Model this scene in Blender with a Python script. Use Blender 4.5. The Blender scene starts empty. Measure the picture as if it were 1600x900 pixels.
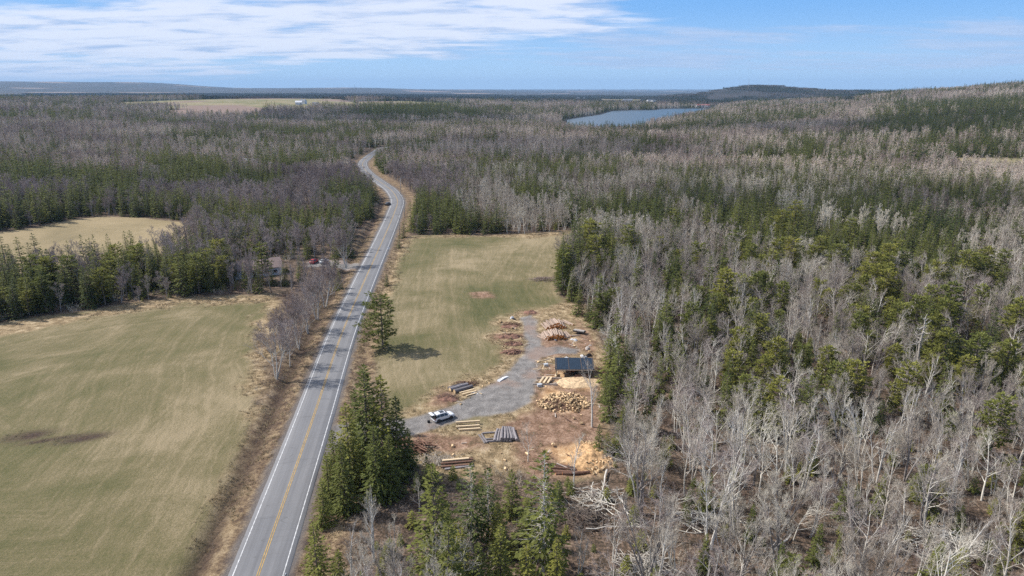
import bpy, math, random
import numpy as np
from mathutils import Vector, Matrix

# ------------------------------------------------------------------ camera, sky, sun, exposure
SC = bpy.context.scene
COL = SC.collection
R = math.radians
CAMZ, PITCH, FPX = 62.0, R(16.3), 1067.0
cam = bpy.data.objects.new('camera', bpy.data.cameras.new('camera'))
COL.objects.link(cam)
cam.location = (0, 0, CAMZ)
cam.rotation_euler = (R(90) - PITCH, 0, 0)
cam.data.sensor_width = 36.0
cam.data.lens = 36.0 * FPX / 1600
cam.data.clip_start = 1.0
cam.data.clip_end = 90000
SC.camera = cam

SUN_EL, SUN_AZ = R(46), R(-74)          # azimuth from +Y towards +X
SUND = np.array([math.cos(SUN_EL) * math.sin(SUN_AZ), math.cos(SUN_EL) * math.cos(SUN_AZ), math.sin(SUN_EL)])
sl = bpy.data.lights.new('sun', 'SUN')
sl.energy = 4.5
sl.angle = R(1.2)
sl.color = (1.0, 0.955, 0.89)
so = bpy.data.objects.new('sun', sl)
COL.objects.link(so)
so.rotation_euler = Vector(SUND).to_track_quat('Z', 'Y').to_euler()
SC.view_settings.view_transform = 'Standard'
SC.view_settings.look = 'None'
SC.view_settings.exposure = 0.40
SC.view_settings.gamma = 1.0
SC.view_settings.use_curve_mapping = False
SC.cycles.max_bounces = 6
SC.cycles.diffuse_bounces = 2
SC.cycles.glossy_bounces = 2
SC.cycles.transparent_max_bounces = 8
SC.cycles.volume_bounces = 0
SC.cycles.use_denoising = False


class NT:
    """Small helper for node trees."""
    def __init__(s, tree):
        s.t = tree
        tree.nodes.clear()

    def n(s, typ, **kw):
        nd = s.t.nodes.new(typ)
        ins = kw.pop('ins', {})
        for k, v in kw.items():
            setattr(nd, k, v)
        for k, v in ins.items():
            sock = nd.inputs[k]
            if isinstance(v, bpy.types.NodeSocket):
                s.t.links.new(v, sock)
            else:
                sock.default_value = v
        return nd

    def math(s, op, a, b=0.0, c=0.0, clamp=False):
        nd = s.n('ShaderNodeMath', operation=op, use_clamp=clamp)
        for i, v in enumerate((a, b, c)):
            if isinstance(v, bpy.types.NodeSocket):
                s.t.links.new(v, nd.inputs[i])
            else:
                nd.inputs[i].default_value = v
        return nd.outputs[0]

    def mix(s, f, a, b, blend='MIX'):
        nd = s.n('ShaderNodeMix', data_type='RGBA', blend_type=blend)
        for sock, v in ((nd.inputs[0], f), (nd.inputs[6], a), (nd.inputs[7], b)):
            if isinstance(v, bpy.types.NodeSocket):
                s.t.links.new(v, sock)
            else:
                sock.default_value = v if not isinstance(v, tuple) else (v + (1,))[:4]
        return nd.outputs[2]

    def smooth(s, v, lo, hi, a=0.0, b=1.0):
        nd = s.n('ShaderNodeMapRange', interpolation_type='SMOOTHSTEP', ins={1: lo, 2: hi, 3: a, 4: b})
        s.t.links.new(v, nd.inputs[0])
        return nd.outputs[0]

    def noise(s, vec, scale, detail=4, rough=0.55, dist=0.0, dim='3D'):
        nd = s.n('ShaderNodeTexNoise', noise_dimensions=dim, ins={'Scale': scale, 'Detail': detail, 'Roughness': rough, 'Distortion': dist})
        if vec is not None:
            s.t.links.new(vec, nd.inputs['Vector'])
        return nd.outputs[0]

    def ramp(s, f, stops):
        nd = s.n('ShaderNodeValToRGB')
        cr = nd.color_ramp
        while len(cr.elements) < len(stops):
            cr.elements.new(0.5)
        for e, (p, c) in zip(cr.elements, stops):
            e.position = p
            e.color = (c + (1,))[:4]
        s.t.links.new(f, nd.inputs[0])
        return nd.outputs[0]


world = bpy.data.worlds.new('World')
SC.world = world
world.use_nodes = True
W = NT(world.node_tree)
sky = W.n('ShaderNodeTexSky', sky_type='NISHITA', sun_disc=False, sun_elevation=SUN_EL, sun_rotation=SUN_AZ,
          altitude=50, air_density=1.0, dust_density=0.4, ozone_density=2.5)
tc = W.n('ShaderNodeTexCoord').outputs['Generated']
sep = W.n('ShaderNodeSeparateXYZ', ins={0: tc})
X, Y, Z = sep.outputs
az = W.math('ARCTAN2', X, Y)
el = W.math('ARCSINE', Z)
elc = W.math('MAXIMUM', el, 0.004)
# cloud-layer coordinates: a flat layer overhead, compressed towards the horizon
inv = W.math('DIVIDE', 1.0, W.math('ADD', elc, 0.075))
cx = W.math('MULTIPLY', W.math('SINE', az), inv)
cy = W.math('MULTIPLY', W.math('COSINE', az), inv)
cv = W.n('ShaderNodeCombineXYZ', ins={0: cx, 1: cy, 2: 0.0}).outputs[0]
cvs = W.n('ShaderNodeMapping', ins={0: cv, 'Rotation': (0, 0, R(10)), 'Scale': (0.75, 1.35, 1.0), 'Location': (3.1, 7.7, 0)}).outputs[0]
n1 = W.noise(cvs, 0.42, 9, 0.6, 0.35)
n2 = W.noise(cvs, 1.7, 8, 0.62, 0.2)
nn = W.math('ADD', W.math('MULTIPLY', n1, 0.62), W.math('MULTIPLY', n2, 0.38))
# cover: heavy at upper left, thinning to the right and to the horizon
leftm = W.smooth(az, 0.34, 0.0)
upm = W.smooth(W.math('ADD', el, W.math('MULTIPLY', az, -0.12)), 0.035, 0.085)
big = W.math('MULTIPLY', leftm, upm)
band = W.math('MULTIPLY', W.smooth(el, 0.014, 0.032), W.smooth(el, 0.092, 0.06))
rightm = W.smooth(az, 0.0, 0.15)
cover = W.math('ADD', W.math('MULTIPLY', big, 0.235), W.math('MULTIPLY', W.math('MULTIPLY', band, rightm), 0.20))
cover = W.math('ADD', cover, W.smooth(el, 0.2, 0.6, 0.0, 0.05))
cl = W.smooth(W.math('ADD', nn, cover), 0.56, 0.74)
shade = W.smooth(W.math('ADD', n2, W.math('MULTIPLY', big, 0.12)), 0.38, 0.68)
ccol = W.mix(W.math('MULTIPLY', shade, W.smooth(big, 0.0, 0.4, 0.3, 1.0)), (2.9, 3.8, 5.6), (5.9, 6.2, 7.1))
low = W.mix(W.smooth(el, -0.01, 0.125), (3.1, 4.85, 6.9), (1.1, 3.0, 6.3))
skyc = W.mix(W.smooth(el, 0.12, 0.45, 0.9, 0.0), sky.outputs[0], low)
amt = W.math('MULTIPLY', cl, W.smooth(big, 0.0, 0.6, 0.72, 0.88))
wc = W.mix(amt, skyc, ccol)
bg = W.n('ShaderNodeBackground', ins={0: wc, 1: 0.115})
W.n('ShaderNodeOutputWorld', ins={0: bg.outputs[0]})

# ------------------------------------------------------------------ numbers: noise, terrain, pixel -> ground
rng = np.random.default_rng(7)
random.seed(7)
_tab = rng.random((256, 256)).astype(np.float64)


def vnoise(x, y):
    xi, yi = np.floor(x).astype(int), np.floor(y).astype(int)
    fx, fy = x - xi, y - yi
    fx, fy = fx * fx * (3 - 2 * fx), fy * fy * (3 - 2 * fy)
    a, b = _tab[xi & 255, yi & 255], _tab[(xi + 1) & 255, yi & 255]
    c, d = _tab[xi & 255, (yi + 1) & 255], _tab[(xi + 1) & 255, (yi + 1) & 255]
    return (a * (1 - fx) + b * fx) * (1 - fy) + (c * (1 - fx) + d * fx) * fy


def fbm(x, y, sc, oc=4):
    x, y = np.asarray(x, float) / sc + 31.7, np.asarray(y, float) / sc + 11.3
    s, a, t = 0, 1.0, 0
    for _ in range(oc):
        s = s + a * vnoise(x, y)
        t += a
        a *= 0.5
        x, y = x * 2.03 + 5.1, y * 2.03 + 9.2
    return s / t


def sstep(v, lo, hi):
    t = np.clip((np.asarray(v, float) - lo) / (hi - lo), 0, 1)
    return t * t * (3 - 2 * t)


def ray(px, py):
    rx = (px - 800) / FPX
    u = -(py - 450) / FPX
    return np.array([rx, math.cos(PITCH) + u * math.sin(PITCH), -math.sin(PITCH) + u * math.cos(PITCH)])


def flat(px, py, z=0.0):
    r = ray(px, py)
    t = (z - CAMZ) / r[2]
    return r[0] * t, r[1] * t


def project(x, y, z):
    """world -> 1600x900 pixels (for choosing which trees are in view)"""
    dz = z - CAMZ
    dep = y * math.cos(PITCH) - dz * math.sin(PITCH)
    up = y * math.sin(PITCH) + dz * math.cos(PITCH)
    dep_ = np.maximum(dep, 1)
    return 800 + FPX * x / dep_, 450 - FPX * up / dep_, dep


DS = [1000, 1400, 1800, 2300, 2800, 4000, 5000, 6000, 9000, 14000, 20000, 30000]
TAB = {
    0:    [209, 189, 174, 163, 157, 156, 153, 151, 144, 127, 133, 137],
    200:  [209, 189, 173, 160, 155, 155, 153, 150, 144, 128.5, 134, 138],
    400:  [209, 189, 171, 158, 154, 154, 152, 150, 145, 138, 138, 139],
    550:  [209, 190, 174, 161, 156, 154, 152, 150, 145, 137, 138, 139],
    700:  [209, 191, 177, 164, 159, 156, 153, 151, 147, 141, 140, 140],
    850:  [210, 192, 179, 169, 161, 157, 154, 152, 148, 143, 141, 140],
    1000: [211, 193, 180.5, 171.5, 165, 158, 155, 153, 149, 144, 142, 140],
    1080: [210, 192, 180.5, 171.5, 165, 157, 148, 153, 149, 144, 142, 140],
    1130: [209, 191, 179, 171, 165, 160, 138.5, 150, 149, 144, 142, 140],
    1180: [209, 190, 178, 169, 163, 159, 134.5, 148, 149, 144, 142, 140],
    1300: [208, 188, 174, 163, 157, 155, 141, 150, 149, 143, 141, 140],
    1450: [206, 183, 167, 152, 144, 145, 148, 150, 149, 143, 141, 140],
    1600: [203, 178, 159, 141, 135, 138, 146, 150, 149, 143, 141, 140],
}
cols = sorted(TAB)
azs = np.array([math.atan2(ray(p, 150)[0], ray(p, 150)[1]) for p in cols])
ZT = np.zeros((len(cols), len(DS) + 1))
for i, p in enumerate(cols):
    for j, (D, yy) in enumerate(zip(DS, TAB[p])):
        r = ray(p, yy)
        ZT[i, j + 1] = CAMZ + D * r[2] / math.hypot(r[0], r[1])
LD = np.log(np.array([700] + DS))

# road centre line, from the near end to where it goes into the trees
road_px = [(403, 900), (487, 660), (533, 525), (566, 447), (602, 367), (616, 333), (621, 314), (612, 298), (596, 286), (577, 272),
           (568, 262), (567, 254), (575, 246), (588, 237), (604, 230)]
RP = [flat(*p) for p in road_px]
d0 = np.array(RP[1]) - np.array(RP[0])
d0 = d0 / np.hypot(*d0)
RP = [tuple(np.array(RP[0]) - d0 * k) for k in (170, 120, 60, 25)] + RP
RP += [(RP[-1][0] + 60, RP[-1][1] + 60), (RP[-1][0] + 150, RP[-1][1] + 190)]


def catmull(P, step):
    P = [np.array(p, float) for p in P]
    P = [2 * P[0] - P[1]] + P + [2 * P[-1] - P[-2]]
    out = []
    for i in range(1, len(P) - 2):
        a, b, c, d = P[i - 1:i + 3]
        t0 = 0.0
        t1 = t0 + np.linalg.norm(b - a) ** 0.5
        t2 = t1 + np.linalg.norm(c - b) ** 0.5
        t3 = t2 + np.linalg.norm(d - c) ** 0.5
        n = max(2, int(np.linalg.norm(c - b) / step))
        for k in range(n):
            t = t1 + (t2 - t1) * k / n
            A1 = (t1 - t) / (t1 - t0) * a + (t - t0) / (t1 - t0) * b
            A2 = (t2 - t) / (t2 - t1) * b + (t - t1) / (t2 - t1) * c
            A3 = (t3 - t) / (t3 - t2) * c + (t - t2) / (t3 - t2) * d
            B1 = (t2 - t) / (t2 - t0) * A1 + (t - t0) / (t2 - t0) * A2
            B2 = (t3 - t) / (t3 - t1) * A2 + (t - t1) / (t3 - t1) * A3
            out.append((t2 - t) / (t2 - t1) * B1 + (t - t1) / (t2 - t1) * B2)
    out.append(P[-2])
    return np.array(out)


RC = catmull(RP, 2.0)


def road_dist(x, y):
    """signed distance to the centre line (negative on the left) of many points"""
    x, y = np.atleast_1d(np.asarray(x, float)).ravel(), np.atleast_1d(np.asarray(y, float)).ravel()
    out = np.full(x.shape, 1e3)
    m = (y < 1150) & (y > -220) & (np.abs(x + 40) < 420)
    idx = np.nonzero(m)[0]
    C = RC[::2]
    for s in range(0, len(idx), 20000):
        ii = idx[s:s + 20000]
        dx = x[ii, None] - C[None, :, 0]
        dy = y[ii, None] - C[None, :, 1]
        k = np.argmin(dx * dx + dy * dy, axis=1)
        best = np.full(len(ii), 1e9)
        sg = np.ones(len(ii))
        for o in (-1, 0):
            a = np.clip(k + o, 0, len(C) - 2)
            A, B = C[a], C[a + 1]
            ux, uy = (B - A).T
            L2 = ux * ux + uy * uy
            px_, py_ = x[ii] - A[:, 0], y[ii] - A[:, 1]
            t = np.clip((px_ * ux + py_ * uy) / L2, 0, 1)
            qx, qy = px_ - t * ux, py_ - t * uy
            d = np.hypot(qx, qy)
            cr = ux * py_ - uy * px_
            b = d < best
            best[b] = d[b]
            sg[b] = np.where(cr[b] > 0, -1, 1)
        out[ii] = best * sg
    return out


def poly_sd(x, y, P):
    """signed distance to polygon P, positive inside"""
    P = np.asarray(P, float)
    x, y = np.asarray(x, float), np.asarray(y, float)
    d = np.full(x.shape, 1e9)
    ins = np.zeros(x.shape, bool)
    n = len(P)
    for i in range(n):
        a, b = P[i], P[(i + 1) % n]
        ux, uy = b - a
        L2 = ux * ux + uy * uy + 1e-9
        t = np.clip(((x - a[0]) * ux + (y - a[1]) * uy) / L2, 0, 1)
        d = np.minimum(d, np.hypot(x - a[0] - t * ux, y - a[1] - t * uy))
        if abs(uy) > 1e-9:
            c = ((a[1] > y) != (b[1] > y)) & (x < ux * (y - a[1]) / uy + a[0])
            ins ^= c
    return np.where(ins, d, -d)


LAKE_Z = -8.0
lake_px = [(889, 187), (912, 183), (941, 179), (951, 175.5), (960, 173.3), (990, 172.2), (1024, 172), (1035, 170.2), (1070, 169.6), (1110, 169.4),
           (1120, 172.5), (1108, 177), (1070, 185), (1030, 193), (990, 202), (955, 209), (905, 209), (888, 196)]
LAKE = np.array([flat(a, b, LAKE_Z) for a, b in lake_px])


def H(x, y):
    x, y = np.asarray(x, float), np.asarray(y, float)
    D = np.maximum(np.hypot(x, y), 1.0)
    a = np.clip(np.arctan2(x, np.maximum(y, 1e-3)), azs[0], azs[-1])
    ai = np.clip(np.searchsorted(azs, a) - 1, 0, len(azs) - 2)
    at = (a - azs[ai]) / (azs[ai + 1] - azs[ai])
    at = at * at * (3 - 2 * at)
    l = np.clip(np.log(D), LD[0], LD[-1])
    li = np.clip(np.searchsorted(LD, l) - 1, 0, len(LD) - 2)
    lt = (l - LD[li]) / (LD[li + 1] - LD[li])
    lt = 0.5 * lt + 0.5 * lt * lt * (3 - 2 * lt)
    z = (ZT[ai, li] * (1 - lt) + ZT[ai, li + 1] * lt) * (1 - at) + (ZT[ai + 1, li] * (1 - lt) + ZT[ai + 1, li + 1] * lt) * at
    z = np.where(D < 700, 0, z)
    far = sstep(D, 600, 1300)
    z = z + far * (fbm(x, y, 260, 3) - 0.5) * (4 + D * 0.0012)
    near = 1 - far
    z = z + near * ((fbm(x, y, 55, 3) - 0.5) * 1.1 + (fbm(x, y, 7, 2) - 0.5) * 0.16)
    shp = z.shape
    rd = np.abs(road_dist(x, y)).reshape(shp)
    rs = road_dist(x, y).reshape(shp)
    k = sstep(rd, 4.3, 13)
    z = z * k - 0.10 * (1 - k) - 0.9 * np.exp(-((rs + 8.6) / 1.5) ** 2) * sstep(y, -300, -250) - 0.45 * np.exp(-((rs - 7.6) / 1.3) ** 2)
    m = (D > 1100) & (D < 3200) & (x > 0)
    if np.any(m):
        sd = poly_sd(x[m] if shp else x.reshape(1), y[m] if shp else y.reshape(1), LAKE)
        zz = z[m] if shp else z.reshape(1)
        zz = np.maximum(zz, LAKE_Z + 1.2)
        zz = zz * sstep(-sd, 5, 90) + (LAKE_Z + 1.0) * (1 - sstep(-sd, 5, 90))
        zz = np.where(sd > -8, LAKE_Z - 2.5 * sstep(sd, -8, 10), zz)
        if shp:
            z[m] = zz
        else:
            z = zz[0]
    return z


def h1(x, y):
    return float(H(np.array([x]), np.array([y]))[0])


def G(px, py):
    """pixel of the photograph -> the point of the terrain it shows"""
    r = ray(px, py)
    r = r / math.hypot(r[0], r[1])
    Ds = 40 * 1.01 ** np.arange(660)
    hz = H(r[0] * Ds, r[1] * Ds)
    below = CAMZ + r[2] * Ds < hz
    i = int(np.argmax(below)) if below.any() else len(Ds) - 1
    lo, hi = Ds[max(i - 1, 0)], Ds[i]
    for _ in range(14):
        mid = (lo + hi) / 2
        if CAMZ + r[2] * mid < h1(r[0] * mid, r[1] * mid):
            hi = mid
        else:
            lo = mid
    return Vector((r[0] * hi, r[1] * hi, h1(r[0] * hi, r[1] * hi)))


def WP(pts):
    return np.array([flat(*p) for p in pts])


def GP(pts):
    return np.array([tuple(G(*p))[:2] for p in pts])


# ------------------------------------------------------------------ zones of the ground
FIELD_W = WP([(-60, 520), (0, 508), (35, 500), (110, 490), (200, 476), (300, 464), (370, 459), (425, 462), (436, 474), (420, 500),
              (404, 530), (398, 560), (402, 600), (400, 650), (380, 700), (362, 750), (343, 800), (322, 860), (305, 900), (270, 1010),
              (-500, 1010), (-600, 560)])
MEADOW = WP([(-200, 420), (-80, 372), (0, 364), (60, 356), (110, 344), (160, 338), (215, 340), (285, 348), (290, 356), (282, 380),
             (240, 402), (150, 412), (100, 420), (50, 432), (0, 425), (-30, 450), (-200, 480)])
FIELD_E = WP([(636, 374), (646, 368), (700, 367), (760, 369), (830, 366), (893, 361), (900, 368), (885, 392), (868, 430), (868, 452),
              (884, 474), (903, 495), (925, 520), (935, 560), (938, 600), (930, 640), (940, 690), (942, 742), (900, 752), (850, 735), (770, 742),
              (660, 745), (625, 700), (615, 665), (600, 620), (588, 588), (592, 520), (603, 460), (622, 400)])
STRAW = [WP([(770, 500), (820, 485), (890, 470), (925, 500), (945, 560), (945, 700), (930, 740), (850, 730), (770, 745), (650, 742),
             (630, 700), (640, 668), (760, 660), (800, 600), (812, 560), (780, 560), (765, 530)]),
         WP([(636, 652), (650, 640), (700, 600), (760, 585), (775, 560), (770, 520), (800, 510), (822, 560), (790, 610), (700, 650)]),
         WP([(636, 372), (700, 366), (760, 368), (890, 361), (895, 364), (830, 371), (700, 370), (645, 372), (625, 405), (606, 460), (600, 460), (618, 400)]),
         WP([(408, 470), (440, 462), (445, 480), (420, 560), (415, 640), (380, 740), (330, 900), (300, 1000), (285, 1000), (370, 720), (398, 640), (392, 560)]),
         WP([(-60, 530), (0, 510), (110, 490), (300, 462), (425, 458), (440, 466), (420, 474), (300, 472), (130, 500), (0, 530)])]
GRAVEL = [WP([(478, 408), (500, 405), (535, 407), (562, 411), (572, 416), (560, 421), (520, 417), (480, 417)]),
          WP([(508, 690), (520, 664), (560, 655), (600, 655), (640, 655), (672, 645), (700, 636), (735, 618), (775, 597), (800, 578), (817, 556), (822, 535),
              (817, 510), (812, 496), (830, 492), (838, 502), (842, 528), (850, 545), (872, 543), (905, 548), (900, 556), (868, 555), (846, 562),
              (840, 580), (838, 600), (832, 628), (800, 646), (745, 652), (700, 665), (640, 682), (560, 690), (525, 700), (512, 712)])]
REDDIRT = [WP([(842, 530), (900, 535), (905, 556), (880, 560), (850, 562), (846, 590), (850, 610), (900, 648), (935, 650), (940, 700), (930, 745), (880, 745),
               (850, 700), (840, 660), (832, 625), (836, 590), (842, 560)]),
           WP([(850, 560), (905, 600), (935, 600), (940, 700), (900, 745), (830, 740), (800, 700), (780, 670), (840, 640)]),
           WP([(786, 506), (812, 506), (812, 512), (788, 514)]), WP([(778, 523), (816, 523), (816, 529), (780, 530)]), WP([(785, 536), (815, 535), (815, 540), (786, 542)]),
           WP([(790, 548), (816, 546), (815, 553), (790, 556)]), WP([(816, 487), (840, 486), (841, 491), (818, 492)]),
           WP([(640, 680), (745, 680), (760, 700), (700, 708), (655, 700)]), WP([(732, 457), (770, 457), (768, 464), (738, 465)]),
           WP([(688, 612), (720, 620), (700, 640), (676, 632)]), WP([(900, 500), (925, 520), (925, 560), (905, 545)])]
SAWDUST = [WP([(872, 582), (930, 592), (935, 615), (900, 612), (866, 606), (860, 596)]), WP([(850, 700), (905, 692), (935, 705), (938, 738), (890, 742), (862, 722)]),
           WP([(850, 604), (880, 612), (920, 632), (880, 648), (845, 636)])]
FARM = [GP([(186, 160), (300, 156), (480, 154), (550, 159), (562, 168), (545, 171), (500, 169), (470, 175), (400, 172), (380, 171), (186, 170)]),
        GP([(262, 172), (330, 167), (400, 169), (435, 180), (340, 186), (262, 187)]),
        GP([(555, 159), (640, 158), (720, 161), (735, 165), (640, 168), (560, 168)])]
FARM += [GP([(930, 154.5), (1012, 155.5), (1012, 160), (930, 159)]), GP([(1238, 168), (1330, 156), (1352, 160), (1300, 168), (1245, 176)]), GP([(1060, 252), (1180, 247), (1310, 256), (1300, 268), (1150, 262), (1060, 262)]),
         GP([(1480, 246), (1720, 250), (1720, 268), (1500, 262)]), GP([(700, 157), (880, 158), (900, 162), (720, 160.5)])]
FARMC = [(0.27, 0.24, 0.10), (0.36, 0.29, 0.16), (0.28, 0.17, 0.13)]
CLEAR = [WP([(376, 434), (372, 420), (398, 404), (430, 410), (520, 400), (552, 408), (545, 420), (500, 424), (438, 424), (404, 440)]),
         WP([(1490, 252), (1600, 256), (1660, 262), (1660, 268), (1500, 262)])]


def zones(x, y):
    """weights of every surface at the points"""
    jx = (fbm(x, y, 6, 3) - 0.5) * 5
    jy = (fbm(x + 77, y - 31, 2.0, 2) - 0.5) * 1.6
    jj = jx + jy
    z = {}
    fw, fe, me = poly_sd(x, y, FIELD_W), poly_sd(x, y, FIELD_E), poly_sd(x, y, MEADOW)
    z['edge'] = np.maximum(np.maximum(fw, fe), me)
    z['fw'], z['fe'], z['me'] = sstep(fw + jj * .5, -0.8, 0.8), sstep(fe + jj * .5, -0.8, 0.8), sstep(me + jj * .6, -1, 1)
    z['straw'] = np.max([sstep(poly_sd(x, y, p) + jj * 1.5, -2.5, 2.5) for p in STRAW], axis=0)
    z['gravel'] = np.max([sstep(poly_sd(x, y, p) + jj * 0.35, -0.5, 0.6) for p in GRAVEL], axis=0)
    z['red'] = np.max([sstep(poly_sd(x, y, p) + jj * 0.9, -1.3, 1.3) for p in REDDIRT], axis=0)
    z['saw'] = np.max([sstep(poly_sd(x, y, p) + jj * 0.7, -1.2, 1.6) for p in SAWDUST], axis=0)
    rs = road_dist(x, y).reshape(x.shape)
    z['rs'] = rs
    z['ditch'] = np.exp(-((rs + 8.6 + jx * 0.25) / 1.7) ** 2) * (y < 430)
    z['shoulder'] = 1 - sstep(np.abs(rs) + jj * 0.16, 4.4, 5.2)
    for wx, wy, wl, ws in ((45, 679, 4.6, 2.0), (128, 684, 5.0, 1.7), (88, 684, 6, .9), (655, 535, 0.1, 0.1)):  # dark elliptical spots on the field, put into the ditch mask
        ex, ey = flat(wx, wy)
        ang = .35
        uu = (x - ex) * math.cos(ang) + (y - ey) * math.sin(ang)
        vv = -(x - ex) * math.sin(ang) + (y - ey) * math.cos(ang)
        z['ditch'] = np.maximum(z['ditch'], 1.15 * np.exp(-((uu / wl) ** 2 + (vv / ws) ** 2) ** 1.5 - 0) * (0.6 + .8 * fbm(x, y, 2.5, 3)))
    verge = (1 - sstep(np.abs(rs) + jj * 0.3, 9, 13)) * (y < 700)
    z['verge'] = verge
    return z


# ------------------------------------------------------------------ materials
def mat(name, rough=0.9):
    m = bpy.data.materials.new(name)
    m.use_nodes = True
    T = NT(m.node_tree)
    b = T.n('ShaderNodeBsdfPrincipled', ins={'Roughness': rough, 'Specular IOR Level': 0.25})
    T.n('ShaderNodeOutputMaterial', ins={0: b.outputs[0]})
    return m, T, b


def simple(name, col, rough=0.8, var=0.25, sc=6.0, metal=0.0, spec=0.25, stretch=None, rnd=0.0):
    m, T, b = mat(name, rough)
    co = T.n('ShaderNodeTexCoord').outputs['Object']
    if stretch:
        co = T.n('ShaderNodeMapping', ins={0: co, 'Scale': stretch}).outputs[0]
    n = T.noise(co, sc, 5, 0.6)
    f = T.smooth(n, 0.3, 0.7)
    lo = tuple(c * (1 - var) for c in col)
    hi = tuple(min(1, c * (1 + var)) for c in col)
    c = T.mix(f, lo, hi)
    if rnd:
        oi = T.n('ShaderNodeObjectInfo').outputs['Random']
        c = T.n('ShaderNodeHueSaturation', ins={'Value': T.math('MULTIPLY_ADD', oi, 2 * rnd, 1 - rnd), 'Color': c}).outputs[0]
    T.t.links.new(c, b.inputs['Base Color'])
    b.inputs['Metallic'].default_value = metal
    b.inputs['Specular IOR Level'].default_value = spec
    return m


M = {}


def ground_material():
    m, T, b = mat('ground_surface', 0.95)
    P = T.n('ShaderNodeNewGeometry').outputs['Position']

    def attr(n):
        a = T.n('ShaderNodeAttribute', attribute_name=n)
        s = T.n('ShaderNodeSeparateColor', ins={0: a.outputs['Color']})
        return s.outputs[0], s.outputs[1], s.outputs[2]
    fw, fe, me = attr('za')
    gravel, red, saw = attr('zb')
    straw, ditch, verge = attr('zc')
    shoulder, farm, edge = attr('zd')
    n05 = T.noise(P, 2.4, 7, 0.72)
    n2 = T.noise(P, 0.5, 6, 0.6)
    n10 = T.noise(P, 0.09, 5, 0.55)
    n40 = T.noise(P, 0.022, 4, 0.5)
    nfine = T.noise(P, 5.0, 5, 0.8)
    # forest floor: leaf litter, twigs, a little moss
    floor = T.ramp(T.math('MULTIPLY_ADD', n05, 0.6, T.math('MULTIPLY', n2, 0.4)), [(0.40, (0.026, 0.020, 0.014)), (0.48, (0.075, 0.054, 0.036)), (0.54, (0.16, 0.108, 0.076)), (0.62, (0.31, 0.235, 0.17))])
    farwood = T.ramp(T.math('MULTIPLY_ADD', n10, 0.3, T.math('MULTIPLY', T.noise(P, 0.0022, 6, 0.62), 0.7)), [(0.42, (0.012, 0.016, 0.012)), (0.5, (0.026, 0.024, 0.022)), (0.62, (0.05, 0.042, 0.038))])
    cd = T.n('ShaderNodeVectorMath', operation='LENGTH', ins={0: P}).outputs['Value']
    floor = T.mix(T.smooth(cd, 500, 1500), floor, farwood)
    # very far: a patchwork of woods and open land
    patch = T.n('ShaderNodeTexVoronoi', ins={'Vector': P, 'Scale': 0.0016, 'Randomness': 1.0}).outputs['Color']
    ps = T.n('ShaderNodeSeparateColor', ins={0: patch}).outputs[0]
    pm = T.math('MULTIPLY', T.math('GREATER_THAN', ps, 0.91), T.smooth(cd, 6500, 9000))
    floor = T.mix(pm, floor, T.mix(T.smooth(ps, 0.7, 1.0), (0.24, 0.21, 0.13), (0.2, 0.14, 0.11)))
    # grass: streaks that follow the mowing along the field's edge
    ev = T.n('ShaderNodeCombineXYZ', ins={0: T.math('MULTIPLY_ADD', edge, 1.0, T.math('MULTIPLY', n10, 4.0)), 1: 0.0, 2: 0.0}).outputs[0]
    s1 = T.noise(ev, 0.5, 4, 0.75)
    pst = T.n('ShaderNodeMapping', ins={0: P, 'Rotation': (0, 0, R(-24)), 'Scale': (1.0, 0.12, 1.0)}).outputs[0]
    s2 = T.noise(pst, 1.1, 6, 0.7, 0.1)
    pst3 = T.n('ShaderNodeMapping', ins={0: P, 'Rotation': (0, 0, R(-58)), 'Scale': (1.0, 0.10, 1.0)}).outputs[0]
    s3 = T.noise(pst3, 0.8, 6, 0.7, 0.2)
    s1 = T.math('ADD', T.math('MULTIPLY', s1, 0.8), T.math('MULTIPLY', s3, 0.2))
    g = T.math('ADD', T.math('MULTIPLY', s1, 0.22), T.math('MULTIPLY', s2, 0.09))
    g = T.math('ADD', g, T.math('MULTIPLY', T.noise(P, 0.028, 5, 0.62, 0.4), 0.38))
    g = T.math('ADD', g, T.math('MULTIPLY', n05, 0.12))
    g = T.math('ADD', g, T.math('MULTIPLY', nfine, 0.22))
    g = T.math('ADD', g, -0.014)
    gw = T.ramp(g, [(0.40, (0.070, 0.076, 0.026)), (0.455, (0.116, 0.107, 0.044)), (0.505, (0.172, 0.142, 0.072)), (0.565, (0.29, 0.23, 0.138))])
    gm = T.ramp(g, [(0.36, (0.14, 0.115, 0.06)), (0.50, (0.27, 0.21, 0.115)), (0.64, (0.36, 0.28, 0.17))])
    gs = T.ramp(T.math('MULTIPLY_ADD', n2, 0.45, T.math('MULTIPLY', nfine, 0.55)), [(0.40, (0.10, 0.066, 0.038)), (0.475, (0.235, 0.165, 0.09)), (0.53, (0.35, 0.26, 0.15)), (0.61, (0.52, 0.42, 0.28))])
    gv = T.ramp(T.math('MULTIPLY_ADD', n2, 0.5, T.math('MULTIPLY', n05, 0.5)), [(0.40, (0.055, 0.034, 0.024)), (0.49, (0.15, 0.10, 0.06)), (0.57, (0.30, 0.22, 0.13))])
    dd = T.ramp(n05, [(0.35, (0.03, 0.02, 0.015)), (0.65, (0.10, 0.065, 0.045))])
    gr = T.ramp(T.math('MULTIPLY_ADD', nfine, 0.6, T.math('MULTIPLY', n2, 0.4)), [(0.40, (0.12, 0.112, 0.106)), (0.5, (0.20, 0.186, 0.175)), (0.6, (0.30, 0.28, 0.262))])
    gr = T.mix(T.smooth(n10, 0.5, 0.66, 0.0, 0.7), gr, (0.27, 0.19, 0.15))
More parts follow.
